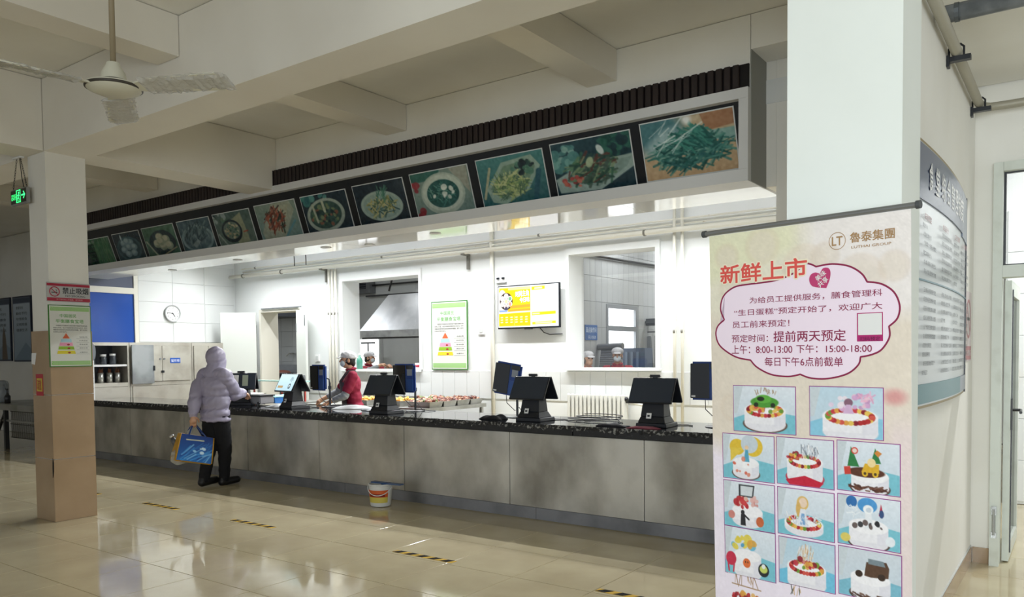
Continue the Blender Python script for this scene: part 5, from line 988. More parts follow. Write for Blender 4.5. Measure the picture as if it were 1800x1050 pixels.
CK = [((165, 260), (453, 57), k1), ((525, 282), (868, 62), k2), ((115, 480), (352, 293), k3), ((370, 508), (634, 312), k4), ((655, 538), (948, 330), k5), ((120, 705), (354, 525), k6), ((374, 744), (636, 562), k7), ((658, 790), (950, 598), k8), ((125, 928), (358, 752), k9), ((380, 975), (640, 808), k10), ((662, 1030), (955, 858), k11)]
PF = mat('photo_violet_frame', '#9c4a93', .4)
for k, (lb_, rt_, fn) in enumerate(CK):
    (x0, z0), (x1, z1) = c3(*lb_), c3(*rt_); 
    fr_ = box('cake_photo', PF, bn, x0 - .003, x1 + .003, -.0030, -.0024, z0 - .003, z1 + .003); asp = (x1 - x0) / (z1 - z0); c = Cv(108, int(108 / asp), '#cccccc', asp, 20 + k); 
    sx = c.a / 1.32; c.x = c.x / sx; c.a = 1.32
    fn(c); c.mott(.012, 3); c.build('print', BANP, fr_, rectP(x0, x1, z0, z1, -.0036))
(x0, z0), (x1, z1) = c3(140, 1160), c3(310, 955); c = Cv(90, 100, '#f5ebf8', .9, 3); c.c[:] = np.array(c.h('#f5ebf8')); c.strokes(12, .45, .12, .3, .08, .2, .016, ['#9c7b5a', '#b08d68'], PI / 2, .5); c.line(.1, .25, .8, .28, .02, '#a7845f'); c.ell(.45, .62, .42, .3, '#f2ecf2'); c.blobs(34, .45, .48, .36, .1, .05, FR + ['#e6a04a', '#e8b36a']); c.build('cake_print', BANP, bn, rectP(x0, x1, z0, z1, -.0030))
(x0, z0), (x1, z1) = c3(400, 1160), c3(550, 1010); c = Cv(80, 80, '#f5ebf8', .95, 3); c.c[:] = np.array(c.h('#f5ebf8')); c.strokes(10, .45, .14, .25, .08, .16, .02, ['#4a5a3c', '#c9a06a', '#555'[:1] + '555555'], PI / 2, .5); c.ell(.47, .66, .42, .3, '#f2ecf2'); c.blobs(24, .47, .5, .36, .1, .05, FR); c.build('cake_print', BANP, bn, rectP(x0, x1, z0, z1, -.0030))

# ------------------------------------------------------------------ rule board, door and pipes at the right
rb = thing('rule_board', 'large glossy board of rules with a dark blue heading on the right wall', 'board', (-.629, 4.80, 1.24), PI / 2)
BL2, BH = 1.92, 1.20; n = 24; NAVYB = mat('board_navy', '#33405f', .3); BDP = mat('board_sheet', '#c3c8cc', .28, coat=.15)
def bulge(x): return -.012 - .035 * max(0, 1 - (x / (BL2 / 2)) ** 2)
def curved(name, m, x0, x1, f0, f1, off, parent):
    vs = []; k = 30
    for i in range(k + 1):
        x = x0 + (x1 - x0) * i / k; vs += [(x, bulge(x) - off, f0(x)), (x, bulge(x) - off, f1(x)), (x, bulge(x) - off + .006, f1(x)), (x, bulge(x) - off + .006, f0(x))]
    fs = [(i * 4 + j, i * 4 + 4 + j, i * 4 + 4 + (j + 1) % 4, i * 4 + (j + 1) % 4) for i in range(k) for j in range(4)] + [(0, 1, 2, 3), (k * 4 + 3, k * 4 + 2, k * 4 + 1, k * 4)]
    return MB().add(vs, fs).build(name, m, parent)
hb = BL2 / 2; curved('sheet', BDP, -hb, hb, lambda x: 0, lambda x: BH, 0, rb); curved('heading_band', NAVYB, -hb + .01, hb * .55, lambda x: BH - .26 + .0 * x, lambda x: BH - .01, .007, rb); curved('heading_band', mat('board_slate', '#7f8899', .3), hb * .55 + .001, hb - .01, lambda x: BH - .28, lambda x: BH - .01, .007, rb)
curved('foot_band', mat('board_teal', '#1f6f7c', .3), -hb + .01, hb * .5, lambda x: .01, lambda x: .10, .007, rb); curved('foot_band', mat('board_grey', '#8d94a4', .3), hb * .5 + .001, hb - .01, lambda x: .01, lambda x: .10, .007, rb); curved('middle_rule', mat('board_rule', '#4f7f92', .3), -hb + .05, hb - .05, lambda x: .575, lambda x: .582, .007, rb)
for z, d in ((BH, 1), (0, -1)): curved('edge_strip', mat('edge_gold', '#8f7c4f', .4, .4), -hb, hb, (lambda x: BH) if d > 0 else (lambda x: -.012), (lambda x: BH + .012) if d > 0 else (lambda x: 0), 0, rb)
BT = mat('board_text', '#3f4653', .6)
for i, ch in enumerate('食堂综合管理制度'): x = -.62 + .155 * i; text(ch, WHITE, rb, x - .06, x + .06, BH - .20, BH - .07, bulge(x) - .0085, .02)
r = random.Random(4)
for col in range(4):
    xx = -.82 + .44 * col; text(('总则规定', '食品安全', '卫生管理', '人员要求')[col], mat('board_red', '#a2555a', .5), rb, xx + .05, xx + .25, BH - .345, BH - .315, bulge(xx + .1) - .0085)
    for j in range(17):
        z = BH - .385 - .042 * j
        if abs(z - .578) < .02: continue
        if z < .13: continue
        w = .36 if r.random() > .3 else .12 + .2 * r.random(); s_ = ''.join(r.choice('食堂人员必须保持个人卫生做好安全工作规定管理制度') for _ in range(max(3, int(w / .026))))
        t_ = text(s_, BT, rb, xx, xx + w, z, z + .022, bulge(xx + w / 2) - .0095)
MB().box(hb - .015, hb + .002, -.02, -.0, -.01, BH + .01).build('end_strip', mat('strip_dark', '#3e4046', .4), rb)
n2 = thing('no_smoking_sign', 'pale pink no smoking sign on the wall beyond the rule board', 'sign', (-.629, 6.03, 1.42), PI / 2); box('plate', mat('pale_plate', '#d5c9c9', .4), n2, -.16, .16, -.006, 0, 0, .46); m = ring_mb(MB(), (0, .28), .11, .13, -.0068); strip_mb(m, [(-.08, .36), (.08, .2)], .02, -.0068); m.build('ban_ring', mat('faded_red', '#b98084', .5), n2); box('foot_band', mat('faded_red', '#b98084'), n2, -.155, .155, -.0072, -.006, .01, .10); strip_mb(MB(), [(-.07, .28), (.06, .28)], .02, -.0074).build('cigarette', INKG, n2); text('NO SMOKING', WHITE, n2, -.13, .13, .035, .075, -.0078)
DOORM = mat('cream_door_frame', '#cfd4cb', .45, noise=(9, '#c2c6bb', .5, .75))
d2 = struct(MB().box(-.512, -.455, 6.30, 6.44, 0, 2.76).build('door_2', DOORM)); box('frame', DOORM, d2, -.454, .56, 6.30, 6.44, 2.70, 2.76); box('frame', DOORM, d2, -.454, .56, 6.30, 6.44, 1.985, 2.065); box('frame', DOORM, d2, .561, .62, 6.30, 6.44, 0, 2.76)
box('pane', GLASS, d2, -.44, .55, 6.37, 6.376, 2.078, 2.69)
for a in ((-.454, -.441, 2.066, 2.699), (-.441, .55, 2.066, 2.077), (-.441, .55, 2.691, 2.699)): box('gasket', BLACK, d2, a[0], a[1], 6.36, 6.385, a[2], a[3])
hg = MB(); hg.cyl((-.485, 6.292, .22), (-.485, 6.292, .40), .011); hg.box(-.50, -.47, 6.285, 6.299, .20, .24); hg.box(-.50, -.47, 6.285, 6.299, .36, .42); hg.build('hinge', mat('chrome', '#b5b8b8', .2, .9), d2)['label'] = 'chrome hinge'
dl = thing('door_leaf', 'open glazed cream door leaf swung back beyond the doorway at the right edge', 'door', (-.448, 6.46, .012)); box('stile', DOORM, dl, 0, .04, 0, .07, 0, 1.96); box('stile', DOORM, dl, 0, .04, .80, .87, 0, 1.96); box('rail', DOORM, dl, 0, .04, .0705, .7995, 0, .10); box('rail', DOORM, dl, 0, .04, .0705, .7995, 1.86, 1.96); box('pane', glass_mat('dark_glass', '#8a9490'), dl, .017, .022, .0705, .7995, .1005, 1.8595); box('gasket', BLACK, dl, .041, .048, .06, .0699, .05, 1.9)
hn = MB(); hn.box(.041, .052, .03, .06, .92, 1.14); hn.tube([(.052, .045, 1.06), (.10, .045, 1.06), (.105, -.06, 1.05)], .010); hn.build('handle', DARK, dl)
wb2 = sbox('wall_corridor_back', WALLK, -.62, 3, 9.0, 9.2, 0, 3.69); tiles(wb2, TILEW, 3, 7, 0, 0, lambda i, j: (-.31 + .60 * i, 8.994, .225 + .40 * j), dims=(.594, .012, .395))
ys = at(1780, 660, 1, 8.98); yp = thing('yellow_plate', 'small yellow plate on the white tiled wall beyond the right door', 'plate', (ys.x, 8.987, ys.z - .05)); box('plate', mat('plate_yellow', '#d9a91e', .4), yp, -.045, .045, -.02, 0, 0, .1, .004); box('window', BLACK, yp, -.03, .03, -.022, -.0201, .04, .08)
pr = at(1700, 10, 1, 4.5); g = pipe('sprinkler_pipe', 'thick grey galvanised pipe crossing overhead at the top right', [(-.60, 4.5, pr.z - .02), (2.5, 4.5, pr.z - .02)], .043, GALV); 
for xx in (.06, .40): MB().cyl((xx, 0, 0), (xx + .02, 0, 0), .047, n=14).build('coupling', mat('coupling_dark', '#55595c', .5, .5), g)
e1 = at(1724, 190, 1, 6.20); pz = e1.z; px_ = e1.x
g2 = pipe('sprinkler_pipe', 'thinner beige grey pipe running along the right wall and turning over the door', [(px_, 3.9, pz), (px_, 6.05, pz), (px_ + .01, 6.16, pz), (px_ + .05, 6.21, pz), (px_ + .15, 6.22, pz), (2.2, 6.22, pz)], .028, mat('pipe_beige', '#a19c8c', .5, .2))
for yy in (at(1681, 112, 0, px_).y, 6.08):
    m = MB(); m.box(-.628 - px_, .07, yy - 3.9 - .02, yy - 3.9 + .02, -.055, -.029); m.tube([(-.036, yy - 3.9, -.03), (-.036, yy - 3.9, .02), (-.02, yy - 3.9, .036), (.02, yy - 3.9, .036), (.036, yy - 3.9, .02), (.036, yy - 3.9, -.03)], .006, 6); m.box(-.628 - px_, -.615 - px_, yy - 3.9 - .025, yy - 3.9 + .025, -.08, -.02); m.build('bracket', BLACK, g2)
MB().cyl((.40, 2.32, 0), (.45, 2.32, 0), .045).build('coupling', BLACK, g2)

# ------------------------------------------------------------------ far left: posters and wash table
for k, (xl, xr, yt, yb) in enumerate(((-12, 18.5, 523, 635), (27, 55, 519, 636))):
    a, b = at(xl, yb, 1, 7.085), at(xr, yt, 1, 7.085); w, h = b.x - a.x, b.z - a.z
    p_ = thing('wall_poster', ('pale blue framed wall poster with tower drawing at the left edge', 'pale blue framed wall poster half hidden by the pillar')[k], 'poster', ((a.x + b.x) / 2, 7.095, a.z), 0, 'framed posters on the far left wall'); box('frame', mat('frame_navy', '#18233a', .4), p_, -w / 2, w / 2, -.03, 0, 0, h)
    c = Cv(60, 100, '#a9b6c4', w / h, k + 1); c.grad('#b4c0cc', '#8497a8'); c.poly([(0, 0), (c.a, 0), (c.a, .09), (0, .09)], '#22324e'); c.poly([(0, .8), (c.a * .4, .62), (c.a * .7, .72), (c.a, .6), (c.a, 1), (0, 1)], '#6f8597')
    if k == 0: c.poly([(c.a * .55, 1), (c.a * .6, .6), (c.a * .68, .45), (c.a * .76, .6), (c.a * .85, 1)], '#5a4a3c')
    c.build('print', PRINT, p_, rectP(-w / 2 + .03, w / 2 - .03, .03, h - .03, -.032))
    for j in range(5): text(('食堂文化', '勤俭节约', '珍惜粮食', '文明用餐', '健康生活')[j], INK, p_, -w * .30, w * .3 if j else w * .1, h * (.80 - .085 * j), h * (.845 - .085 * j), -.034)
tb = thing('wash_table', 'grey steel table with bottles on top at the far left edge', 'table', (-14.35, 6.15, .001)); 
b = MB(); b.box(-1.2, 1.15, -.55, .55, .71, .75); b.box(-1.2, 1.15, -.55, -.50, .65, .7095); b.build('table_top', STEELP, tb)
for sx in (-1.1, -.12, 1.05):
    for sy in (-.5, .5): box('leg', mat('leg_dark', '#4c4e50', .4, .6), tb, sx - .03, sx + .03, sy - .03, sy + .03, 0, .65)
box('front_stretcher', STEELP, tb, -1.05, 1.0, -.51, -.49, .46, .49); box('stretcher', DARK, tb, -1.05, 1.0, .49, .51, .14, .17); MB().hull8([(-.62, -.52, .10), (-.58, -.52, .10), (-.58, -.48, .10), (-.62, -.48, .10)], [(-.17, -.52, .6), (-.13, -.52, .6), (-.13, -.48, .6), (-.17, -.48, .6)]).build('brace', DARK, tb)
wg = MB(); 
for i in range(34): wg.box(-.02 + .03 * i - .003, -.02 + .03 * i + .003, -.46, -.454, .20, .64)
for z in (.20, .42, .63): wg.box(-.03, .98, -.47, -.46, z - .006, z + .006)
wg.build('wire_grille', mat('grille_brown', '#4a453c', .5, .4), tb)
br = thing('board_stack', 'beige stacked boards lying on the wash table beside the pillar', 'boards', (-13.75, 6.25, .752)); 
for k in range(3): box('board', mat('board_beige', '#a89c86', .6), br, -.42, .5, -.25, .25, .028 * k, .028 * k + .024)
pb = thing('pump_bottle', 'small dark pump bottle on the wash table', 'bottle', (at(13, 695, 1, 5.75).x, 5.75, .752)); MB().lathe([(.001, 0), (.045, 0), (.047, .12), (.02, .15), (.015, .18), (.001, .18)]).build('bottle', mat('bottle_dark', '#2b2c2e', .3), pb, True); m = MB(); m.cyl((0, 0, .18), (0, 0, .23), .008); m.box(-.06, .012, -.012, .012, .225, .245); m.build('pump', BLACK, pb)
jg = thing('water_jug', 'clear grey water jug on the wash table at the frame edge', 'jug', (at(2, 690, 1, 5.8).x, 5.8, .752)); MB().lathe([(.001, 0), (.11, 0), (.12, .03), (.12, .32), (.10, .36), (.05, .38), (.001, .38)]).build('jug', mat('jug_grey', '#8f9aa2', .1, alpha=.55), jg, True); MB().tube([(.115, 0, .08), (.19, 0, .1), (.19, 0, .26), (.115, 0, .3)], .012).build('handle', mat('jug_grey', '#8f9aa2'), jg, True)

# ------------------------------------------------------------------ people
SKIN = mat('skin', '#c79a7c', .5, noise=(30, '#bb8a6c', .4, .7)); HAIR = mat('black_hair', '#17130f', .5)
def person(label, loc, rz, h, hands, elbows=None, feet=None, lean=0, group=None, hooded=False, headturn=0):
    """standing figure facing local -y; hands/elbows: (left, right) local points; returns root and joints"""
    t = thing('person', label, 'person', loc, rz, group); s = h; J = {}
    up = lambda x, y, z: Vector((x, y - lean * max(0, z - .52) * s, z * s))
    J['head'] = up(0, -.012 * s, .925); J['neck'] = up(0, .006 * s, .845); J['chest'] = up(0, .0, .72); J['waist'] = up(0, 0, .61); J['hip'] = up(0, 0, .525)
    sh = {}; P = [('e', J['hip'], (.098 * s, .068 * s, .062 * s)), ('e', J['waist'], (.082 * s, .058 * s, .085 * s)), ('e', J['chest'], (.098 * s, .066 * s, .10 * s)),
         ('c', up(-.085 * s, .005 * s, .80), up(.085 * s, .005 * s, .80), .034 * s, .034 * s), ('c', up(0, .008 * s, .80), up(0, .0, .875), .034 * s, .031 * s),
         ('e', J['head'] + Vector((0, .006 * s, .008 * s)), (.044 * s, .056 * s, .060 * s)), ('e', J['head'] + Vector((0, -.014 * s, -.028 * s)), (.034 * s, .038 * s, .038 * s)),
         ('c', J['head'] + Vector((0, -.050 * s, .012 * s)), J['head'] + Vector((0, -.062 * s, -.010 * s)), .006 * s, .009 * s)]
    for q in (-1, 1):
        P.append(('e', J['head'] + Vector((q * .044 * s, .006 * s, -.002 * s)), (.006 * s, .012 * s, .019 * s)))
        hp = up(q * .052 * s, 0, .52); ft = Vector(feet[0 if q > 0 else 1]) if feet else Vector((q * .06 * s, 0, 0)); an = ft + Vector((0, .02 * s, .045 * s)); kn = hp.lerp(an, .49) + Vector((0, -.022 * s, 0))
        P += [('c', hp, kn, .054 * s, .036 * s), ('c', kn, an, .035 * s, .023 * s), ('c', an + Vector((0, .01 * s, -.02 * s)), ft + Vector((q * .008 * s, -.085 * s, .02 * s)), .024 * s, .02 * s)]
        J['hip%d' % q], J['kn%d' % q], J['an%d' % q], J['ft%d' % q] = hp, kn, an, ft
        S0 = up(q * .108 * s, .006 * s, .795); Hd = Vector(hands[0 if q > 0 else 1]); L1, L2 = .172 * s, .150 * s; d = Hd - S0
        if d.length > (L1 + L2) * .985: Hd = S0 + d.normalized() * (L1 + L2) * .985; d = Hd - S0
        a_ = (L1 ** 2 - L2 ** 2 + d.length ** 2) / (2 * d.length); hh = math.sqrt(max(0, L1 ** 2 - a_ ** 2)); pole = Vector((q * .5, .8, -.35)) if not elbows else Vector(elbows[0 if q > 0 else 1]); dn = d.normalized(); pole = (pole - dn * pole.dot(dn)).normalized(); E_ = S0 + dn * a_ + pole * hh
        P += [('c', S0, E_, .034 * s, .025 * s), ('c', E_, Hd, .026 * s, .017 * s)]
        fd = (Hd - E_).normalized(); fwd = (fd + Vector((0, -.15, -.35))).normalized(); side = fwd.cross(Vector((0, 0, 1))); side = side.normalized() if side.length > .1 else Vector((1, 0, 0)); nn = side.cross(fwd)
        pc = Hd + fwd * .038 * s; P.append(('c', Hd, pc, .017 * s, .020 * s)); P.append(('c', pc - side * .014 * s, pc + side * .014 * s, .013 * s, .013 * s))
        for k, ln in enumerate((.036, .042, .039, .031)):
            b0 = pc + side * (-.018 + .012 * k) * s + fwd * .008 * s; b1 = b0 + (fwd * .9 - nn * .25).normalized() * ln * .55 * s; b2 = b1 + (fwd * .5 - nn * .85).normalized() * ln * .55 * s
            P += [('c', b0, b1, .0056 * s, .0054 * s), ('c', b1, b2, .0054 * s, .0046 * s)]
        tb_ = Hd + fwd * .012 * s - side * .018 * s * q; t1 = tb_ + (fwd * .5 - side * q * .6 - nn * .5).normalized() * .026 * s; P += [('c', tb_, t1, .0075 * s, .0065 * s), ('c', t1, t1 + (fwd * .8 - nn * .5).normalized() * .022 * s, .0063 * s, .0055 * s)]
        J['sh%d' % q], J['el%d' % q], J['hd%d' % q] = S0, E_, Hd
        J['grip%d' % q] = pc + fwd * .02 * s - nn * .02 * s
    worn('body', fuse(P, .0062, 3), SKIN, t)
    for q in (-1, 1):
        e_ = J['head'] + Vector((q * .018 * s, -.0495 * s, .008 * s)); MB().ell(e_, (.0075 * s, .004 * s, .0045 * s), 10).build('eye', mat('eye_dark', '#1a1412', .2), t, True); MB().tube([e_ + Vector((-.011 * s, -.001, .010 * s)), e_ + Vector((0, -.004, .013 * s)), e_ + Vector((.011 * s, -.001, .010 * s))], .0022 * s, 6).build('eyebrow', HAIR, t, True)
    return t, J, s
def wob(co, k, a):
    return a * (np.sin(co[:, 0] * k + 3 * np.sin(co[:, 2] * k * .6)) * np.sin(co[:, 2] * k * 1.3 + co[:, 1] * k) + .5 * np.sin(co[:, 1] * k * 2 + co[:, 2] * k * 1.7))
def worker(label, loc, rz, h, hands, shirt='#a31d3f', apron='#4b4147', lean=.12, elbows=None, mask=True, sleeves=None, group='kitchen workers in caps'):
    t, J, s = person(label, loc, rz, h, hands, elbows, None, lean, group); V = Vector; sm = mat('polo_' + shirt[1:], shirt, .85); g = 1.0
    P = [('e', J['waist'], (.094 * s, .070 * s, .10 * s)), ('e', J['chest'], (.108 * s, .077 * s, .108 * s)), ('e', J['hip'] + V((0, 0, .01 * s)), (.108 * s, .078 * s, .06 * s)), ('c', (J['sh-1'] + J['sh1']) / 2 + V((-.088 * s, 0, 0)), (J['sh-1'] + J['sh1']) / 2 + V((.088 * s, 0, 0)), .044 * s, .044 * s), ('c', J['neck'] + V((0, 0, -.03 * s)), J['neck'] + V((0, 0, .0)), .044 * s, .038 * s)]
    for q in (-1, 1): P += [('c', J['sh%d' % q], J['sh%d' % q].lerp(J['el%d' % q], .72), .044 * s, .041 * s)]
    worn('polo_shirt', fuse(P, .009, 3, lambda co: wob(co, 34, .0022)), sm, t)
    MB().tube([J['neck'] + V((.042 * s * math.cos(a), .040 * s * math.sin(a), .006 * s + .006 * s * math.sin(a))) for a in np.linspace(-1.2, 4.34, 22)], .009 * s, 8).build('collar', sm, t, True)
    sl = mat('sleeve_grey', '#8f9296', .85)
    for q in (-1, 1): worn('oversleeve', fuse([('c', J['sh%d' % q].lerp(J['el%d' % q], .78), J['el%d' % q], .034 * s, .034 * s), ('c', J['el%d' % q], J['el%d' % q].lerp(J['hd%d' % q], .62), .035 * s, .026 * s)], .008, 2, lambda co: wob(co, 60, .002)), sl if sleeves is None else sleeves, t)
    ap = MB(); n = 14; rows = [(.40, .112, -.086), (.50, .118, -.090), (.60, .104, -.086), (.68, .098, -.090), (.745, .070, -.090)]; vs = []
    for z, w, y in rows:
        for i in range(n):
            a = (i / (n - 1) - .5) * 2.3; yy = y * s * math.cos(a * .72) - .012 * s; p = V((w * s * math.sin(a) / math.sin(1.15), yy - lean * max(0, z - .52) * s, z * s)); vs.append(p)
    k = len(vs); vs += [v + V((0, .006, 0)) for v in vs]; R_ = len(rows); fs = [(j * n + i, j * n + i + 1, (j + 1) * n + i + 1, (j + 1) * n + i) for j in range(R_ - 1) for i in range(n - 1)]; fs += [tuple(k + x for x in reversed(f)) for f in fs[:]]
    ap.add(vs, fs); ap.build('apron', mat('apron_' + apron[1:], apron, .8), t, True)
    for q in (-1, 1): MB().tube([V((q * .06 * s, -.095 * s - lean * .22 * s, .745 * s)), J['sh%d' % q] + V((-q * .045 * s, -.03 * s, .042 * s)), J['sh%d' % q] + V((-q * .05 * s, .03 * s, .04 * s))], .009, 8).build('apron_strap', mat('apron_' + apron[1:], apron), t, True)
    worn('trousers', fuse([('e', J['hip'], (.104 * s, .074 * s, .062 * s))] + [('c', J['hip%d' % q], J['kn%d' % q], .060 * s, .044 * s) for q in (-1, 1)] + [('c', J['kn%d' % q], J['an%d' % q], .044 * s, .034 * s) for q in (-1, 1)], .012, 3), mat('dark_trousers', '#1c1f26', .9), t)
    for q in (-1, 1): worn('shoe', fuse([('c', J['an%d' % q] + V((0, .014 * s, -.018 * s)), J['ft%d' % q] + V((q * .008 * s, -.092 * s, .024 * s)), .029 * s, .024 * s)], .007, 2), BLACK, t)
    worn('hair', fuse([('e', J['head'] + V((0, .012 * s, .002 * s)), (.048 * s, .054 * s, .052 * s)), ('e', J['head'] + V((0, .040 * s, -.022 * s)), (.036 * s, .026 * s, .034 * s))], .006, 2), HAIR, t)
    worn('white_cap', fuse([('e', J['head'] + V((0, .010 * s, .040 * s)), (.056 * s, .066 * s, .040 * s), (-.12, 0, 0)), ('e', J['head'] + V((0, .02 * s, .026 * s)), (.053 * s, .060 * s, .022 * s)), ('e', J['head'] + V((0, -.062 * s, .024 * s)), (.038 * s, .03 * s, .006 * s), (.18, 0, 0))], .005, 2, lambda co: wob(co, 55, .0016)), mat('cap_white', '#c9c9cc', .85), t)
    if mask:
        worn('face_mask', fuse([('e', J['head'] + V((0, -.036 * s, -.026 * s)), (.036 * s, .026 * s, .030 * s))], .005, 2), mat('mask_pale', '#c3cfd6', .8), t)
        for q in (-1, 1): MB().tube([J['head'] + V((q * .034 * s, -.036 * s, -.016 * s)), J['head'] + V((q * .047 * s, 0, 0))], .0016, 6).build('mask_loop', WHITE, t)
    return t
wp1 = at(622, 625, 1, 7.08); worker('person in dark red shirt, white cap and mask leaning over the worktop towels', (wp1.x, 7.08, .001), -.66, 1.55, ((.10, -.34, .90), (-.16, -.40, .93)), '#861233', '#4a4147', .10, elbows=((.45, .9, -.3), (-.5, .8, -.3)))
p2 = at(646, 640, 1, 10.1); worker('person in dark red shirt and cap standing behind the left kitchen window', (p2.x, 10.1, .001), 1.9, 1.56, ((.2, -.32, 1.30), (-.16, -.35, 1.32)), '#962a3a', '#3a3438', .05)
p3 = at(1031, 640, 1, 9.72); worker('person in dark red shirt and cap in profile behind the right kitchen window', (p3.x, 9.72, .001), 1.0, 1.52, ((.16, -.3, 1.0), (-.16, -.3, 1.0)), '#a32a3d', '#a32a3d', .06, mask=False)
p4_ = at(1086, 640, 1, 10.3); worker('person in dark red shirt and face mask looking down in the right kitchen window', (p4_.x, 10.3, .001), .45, 1.57, ((.16, -.35, 1.0), (-.16, -.35, 1.0)), '#a32a3d', '#3c3c44', .14)

# the shopper in a hooded puffer jacket, seen from behind
PR = (-8.13, 5.37, .002); RZ = math.radians(-172); H = 1.60
V = Vector; M4 = Matrix.Translation(PR) @ Euler((0, 0, RZ)).to_matrix().to_4x4(); Mi = M4.inverted()
lh = Mi @ at(339, 733, 1, 5.12); rh = Mi @ at(428, 692, 1, 5.76)
t, J, s = person('person in a pale lavender hooded puffer jacket and black trousers carrying a blue bag', PR, RZ, H, (tuple(lh), tuple(rh)), elbows=((-.1, 1, 0), (-.35, .8, -.5)), feet=((.045, .12, .02), (-.035, -.10, 0)), lean=.02)
PUF = mat('lavender_nylon', '#a19bb2', .45, bump=(14, .25)); Q = .2
def puff(co):
    z = co[:, 2]; seam = np.abs(np.sin(np.pi * (z - .10) / .235)); return .026 * seam ** .4 + wob(co, 24, .006) + wob(co[:, [1, 2, 0]], 48, .0035) - .016
P = [('e', V((0, .005, .66 * s)), (.118 * s, .088 * s, .19 * s)), ('c', V((-.075 * s, .01, .80 * s)), V((.075 * s, .01, .80 * s)), .052 * s, .052 * s), ('e', V((0, .01, .52 * s)), (.122 * s, .092 * s, .055 * s)), ('e', V((0, .01, .73 * s)), (.118 * s, .09 * s, .10 * s))] + [('c', V((.108 * s * math.cos(a), .080 * s * math.sin(a) + .01, .485 * s)), V((.108 * s * math.cos(a + .4), .080 * s * math.sin(a + .4) + .01, .485 * s)), .022, .022) for a in np.arange(0, 6.3, .4)]
jk = worn('puffer_jacket', fuse(P, .011, 4, puff), PUF, t)
for q in (-1, 1):
    a, e_, hd = J['sh%d' % q], J['el%d' % q], J['hd%d' % q]
    worn('sleeve', fuse([('c', a + V((-q * .02, 0, .0)), a.lerp(e_, .5), .058 * s, .056 * s), ('c', a.lerp(e_, .5), e_, .056 * s, .050 * s), ('c', e_, e_.lerp(hd, .90), .050 * s, .034 * s)], .010, 4, lambda co: .016 * np.abs(np.sin(co[:, 2] * 15)) ** .5 + wob(co, 30, .006) - .010), PUF, t)
hdv = J['head']; worn('hood', fuse([('e', hdv + V((0, .010 * s, .008 * s)), (.066 * s, .074 * s, .078 * s)), ('c', hdv + V((0, -.01 * s, -.03 * s)), J['neck'] + V((0, .012 * s, -.035 * s)), .062 * s, .070 * s)], .009, 4, lambda co: wob(co, 40, .003)), PUF, t)
worn('trousers', fuse([('e', J['hip'], (.108 * s, .080 * s, .07 * s))] + [('c', J['hip%d' % q], J['kn%d' % q], .064 * s, .050 * s) for q in (-1, 1)] + [('c', J['kn%d' % q], J['an%d' % q], .050 * s, .038 * s) for q in (-1, 1)], .011, 3, lambda co: wob(co, 30, .003)), mat('black_trousers', '#0c0d12', .9), t)
for q in (-1, 1): worn('shoe', fuse([('c', J['an%d' % q] + V((0, .018 * s, -.020 * s)), J['ft%d' % q] + V((q * .008 * s, -.092 * s, .026 * s)), .031 * s, .026 * s), ('e', J['an%d' % q] + V((0, .01, .0)), (.032 * s, .036 * s, .03 * s))], .007, 2), mat('black_boot', '#0a0a0c', .5), t)

# carrier bags hanging from the shopper's left hand
gp = M4 @ J['grip1']
bg = thing('carrier_bag', 'blue and yellow carrier bag hanging from the hand of the lavender jacketed person', 'bag', (gp.x, gp.y, gp.z), math.radians(74))
BZ, BT_ = -.43, -.12; w0, d0 = .20, .11
sk_ = [(-.03 + .035 * 0)]
def bagq(z, w, d, sx=0): return [(sx - w, -d, z), (sx + w, -d, z), (sx + w, d, z), (sx - w, d, z)]
YB = mat('bag_yellow', '#b98a1d', .4); BB = mat('bag_blue', '#12387c', .3)
Rb = Euler((0, .22, 0)).to_matrix().to_4x4()
def rbq(z, w, d, sx=.0): return [tuple(Rb @ V(p)) for p in bagq(z, w, d, sx)]
MB().hull8(rbq(BZ, w0, d0, .05), rbq(BT_, w0 * .92, d0 * .55, .05)).build('side_body', YB, bg, bevel=.008)
c = Cv(60, 60, '#1a4a96', 1.0, 3); c.grad('#143a82', '#1f66ae'); c.strokes(26, .6, .65, .4, .3, .5, .03, ['#3f8fd0', '#2a6fb4', '#7fb9e0', '#173a80'], -.8, .4); c.blobs(5, .6, .55, .2, .12, .05, ['#9fd0ea', '#cfe6f2']); c.line(.2, .2, .7, .17, .04, '#d9d6b0')
A_, B_ = rbq(BZ + .015, w0, d0 + .004, .05), rbq(BT_, w0 * .92, d0 * .55 + .004, .05)
def PB_(u, v):
    bl_, br_, tl_, tr_ = (np.array(A_[0]), np.array(A_[1]), np.array(B_[0]), np.array(B_[1])); u = u[:, None]; v = v[:, None]; return (tl_ * (1 - u) + tr_ * u) * (1 - v) + (bl_ * (1 - u) + br_ * u) * v + np.array([0, -.006, 0])
c.build('front_print', print_mat('bag_print', .3), bg, PB_)['label'] = 'blue printed front'
def edge(a, b): return MB().tube([V(a) + V((0, -.006, 0)), V(b) + V((0, -.006, 0))], .007, 6)
for a, b_ in ((A_[0], B_[0]), (A_[1], B_[1])): edge(a, b_).build('yellow_piping', YB, bg, True)
for yy in (-1, 1):
    B2 = rbq(BT_, w0 * .92, d0 * .55, .05); i0, i1 = (0, 1) if yy < 0 else (3, 2); pa, pb_ = V(B2[i0]).lerp(V(B2[i1]), .25), V(B2[i0]).lerp(V(B2[i1]), .75)
    MB().tube([pa + V((0, 0, -.06)), pa, V((-.01, .005 * yy, .0)), V((.02, .005 * yy, .0)), pb_, pb_ + V((0, 0, -.06))], .009, 8).build('handle', BB, bg, True)
pg = thing('plastic_bag', 'clear plastic bag of food hanging beside the blue and yellow bag', 'bag', (gp.x, gp.y, gp.z), math.radians(74))
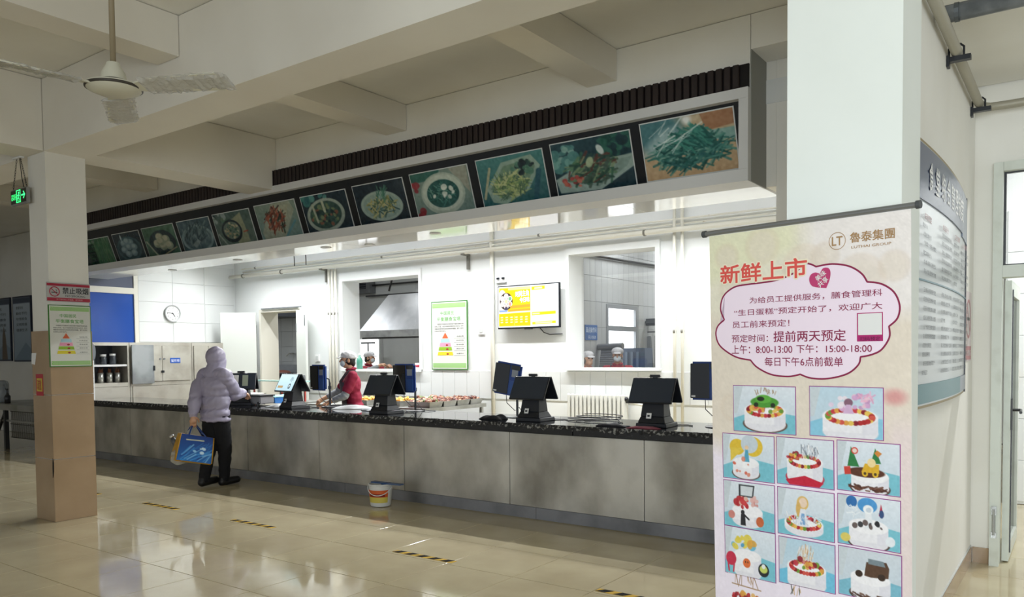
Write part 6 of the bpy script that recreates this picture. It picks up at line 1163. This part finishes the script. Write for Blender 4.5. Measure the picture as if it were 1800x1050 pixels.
pm = fuse([('e', (-.15, 0, -.36), (.11, .08, .10)), ('c', (-.13, 0, -.30), (-.02, 0, -.02), .07, .012)], .010, 3, lambda co: wob(co, 34, .007)); worn('film', pm, mat('clear_film', '#c9cfcc', .15, alpha=.45), pg); MB().ell((-.16, 0, -.38), (.07, .05, .05), 12).build('meat_pack', mat('meat_red', '#9c5a4a', .5), pg, True)
wbt = thing('water_bottle', 'silver topped bottle sticking out of the clear plastic bag', 'bottle', (gp.x - .14, gp.y - .13, gp.z - .26), 0, rot=(.2, -.35, 0)); MB().lathe([(.001, 0), (.032, 0), (.034, .08), (.022, .12), (.001, .12)]).build('bottle', mat('bottle_grey', '#4a4c4f', .3), wbt, True); MB().lathe([(.001, .121), (.026, .121), (.026, .15), (.001, .155)]).build('cap', mat('cap_silver', '#c9c9c9', .25, .7), wbt, True)

# ------------------------------------------------------------------ lamps
TUBE = mat('led_tube', '#f4f8ff', .4, emit=14)
def batten(x, y, z, power, label, group, L=1.2, tilt=0):
    t = thing('led_batten', label, 'lamp', (x, y, z), group=group)
    box('housing', WHITE, t, -L / 2, L / 2, -.03, .03, .03, .07)
    MB().cyl((-L / 2 + .03, 0, .012), (L / 2 - .03, 0, .012), .013, n=10).build('tube', TUBE, t, True)
    for s in (-1, 1): box('end_cap', WHITE, t, s * (L / 2 - .015) - .015, s * (L / 2 - .015) + .015, -.02, .02, -.006, .032)
    l = area('tube_light', (0, -.02 * (tilt != 0), -.008), (tilt, 0, 0), L - .06, .03, power, (.97, .99, 1), 150 if tilt else 180); l.parent = t
for k in range(8): batten(-11.6 + 1.26 * k, 8.2, 3.34, P_KITCHEN, 'white LED batten high behind the menu sign, ' + ('leftmost', 'second from the left', 'third from the left', 'fourth from the left', 'fourth from the right', 'third from the right', 'second from the right', 'rightmost')[k] + ' in its row', 'LED battens over the serving line', tilt=-.25)
for (x, y), n_ in zip(((-10.6, 10.6), (-7.4, 12.3), (-12.9, 10.2)), ('over the range hood', 'deepest behind the left kitchen window', 'behind the open back door')): batten(x, y, 3.62, P_BACK, 'white LED batten on the ceiling ' + n_, 'LED battens of the back rooms')
for (x, y), n_ in zip(((-5.2, 11.2), (-5.2, 13.2), (.9, 8.0)), ('nearer behind the right kitchen window', 'deeper behind the right kitchen window', 'in the tiled room past the right door')): batten(x, y, 3.62, P_BACK * (2.5 if x > 0 else 1), 'white LED batten on the ceiling ' + n_, 'LED battens of the side rooms')
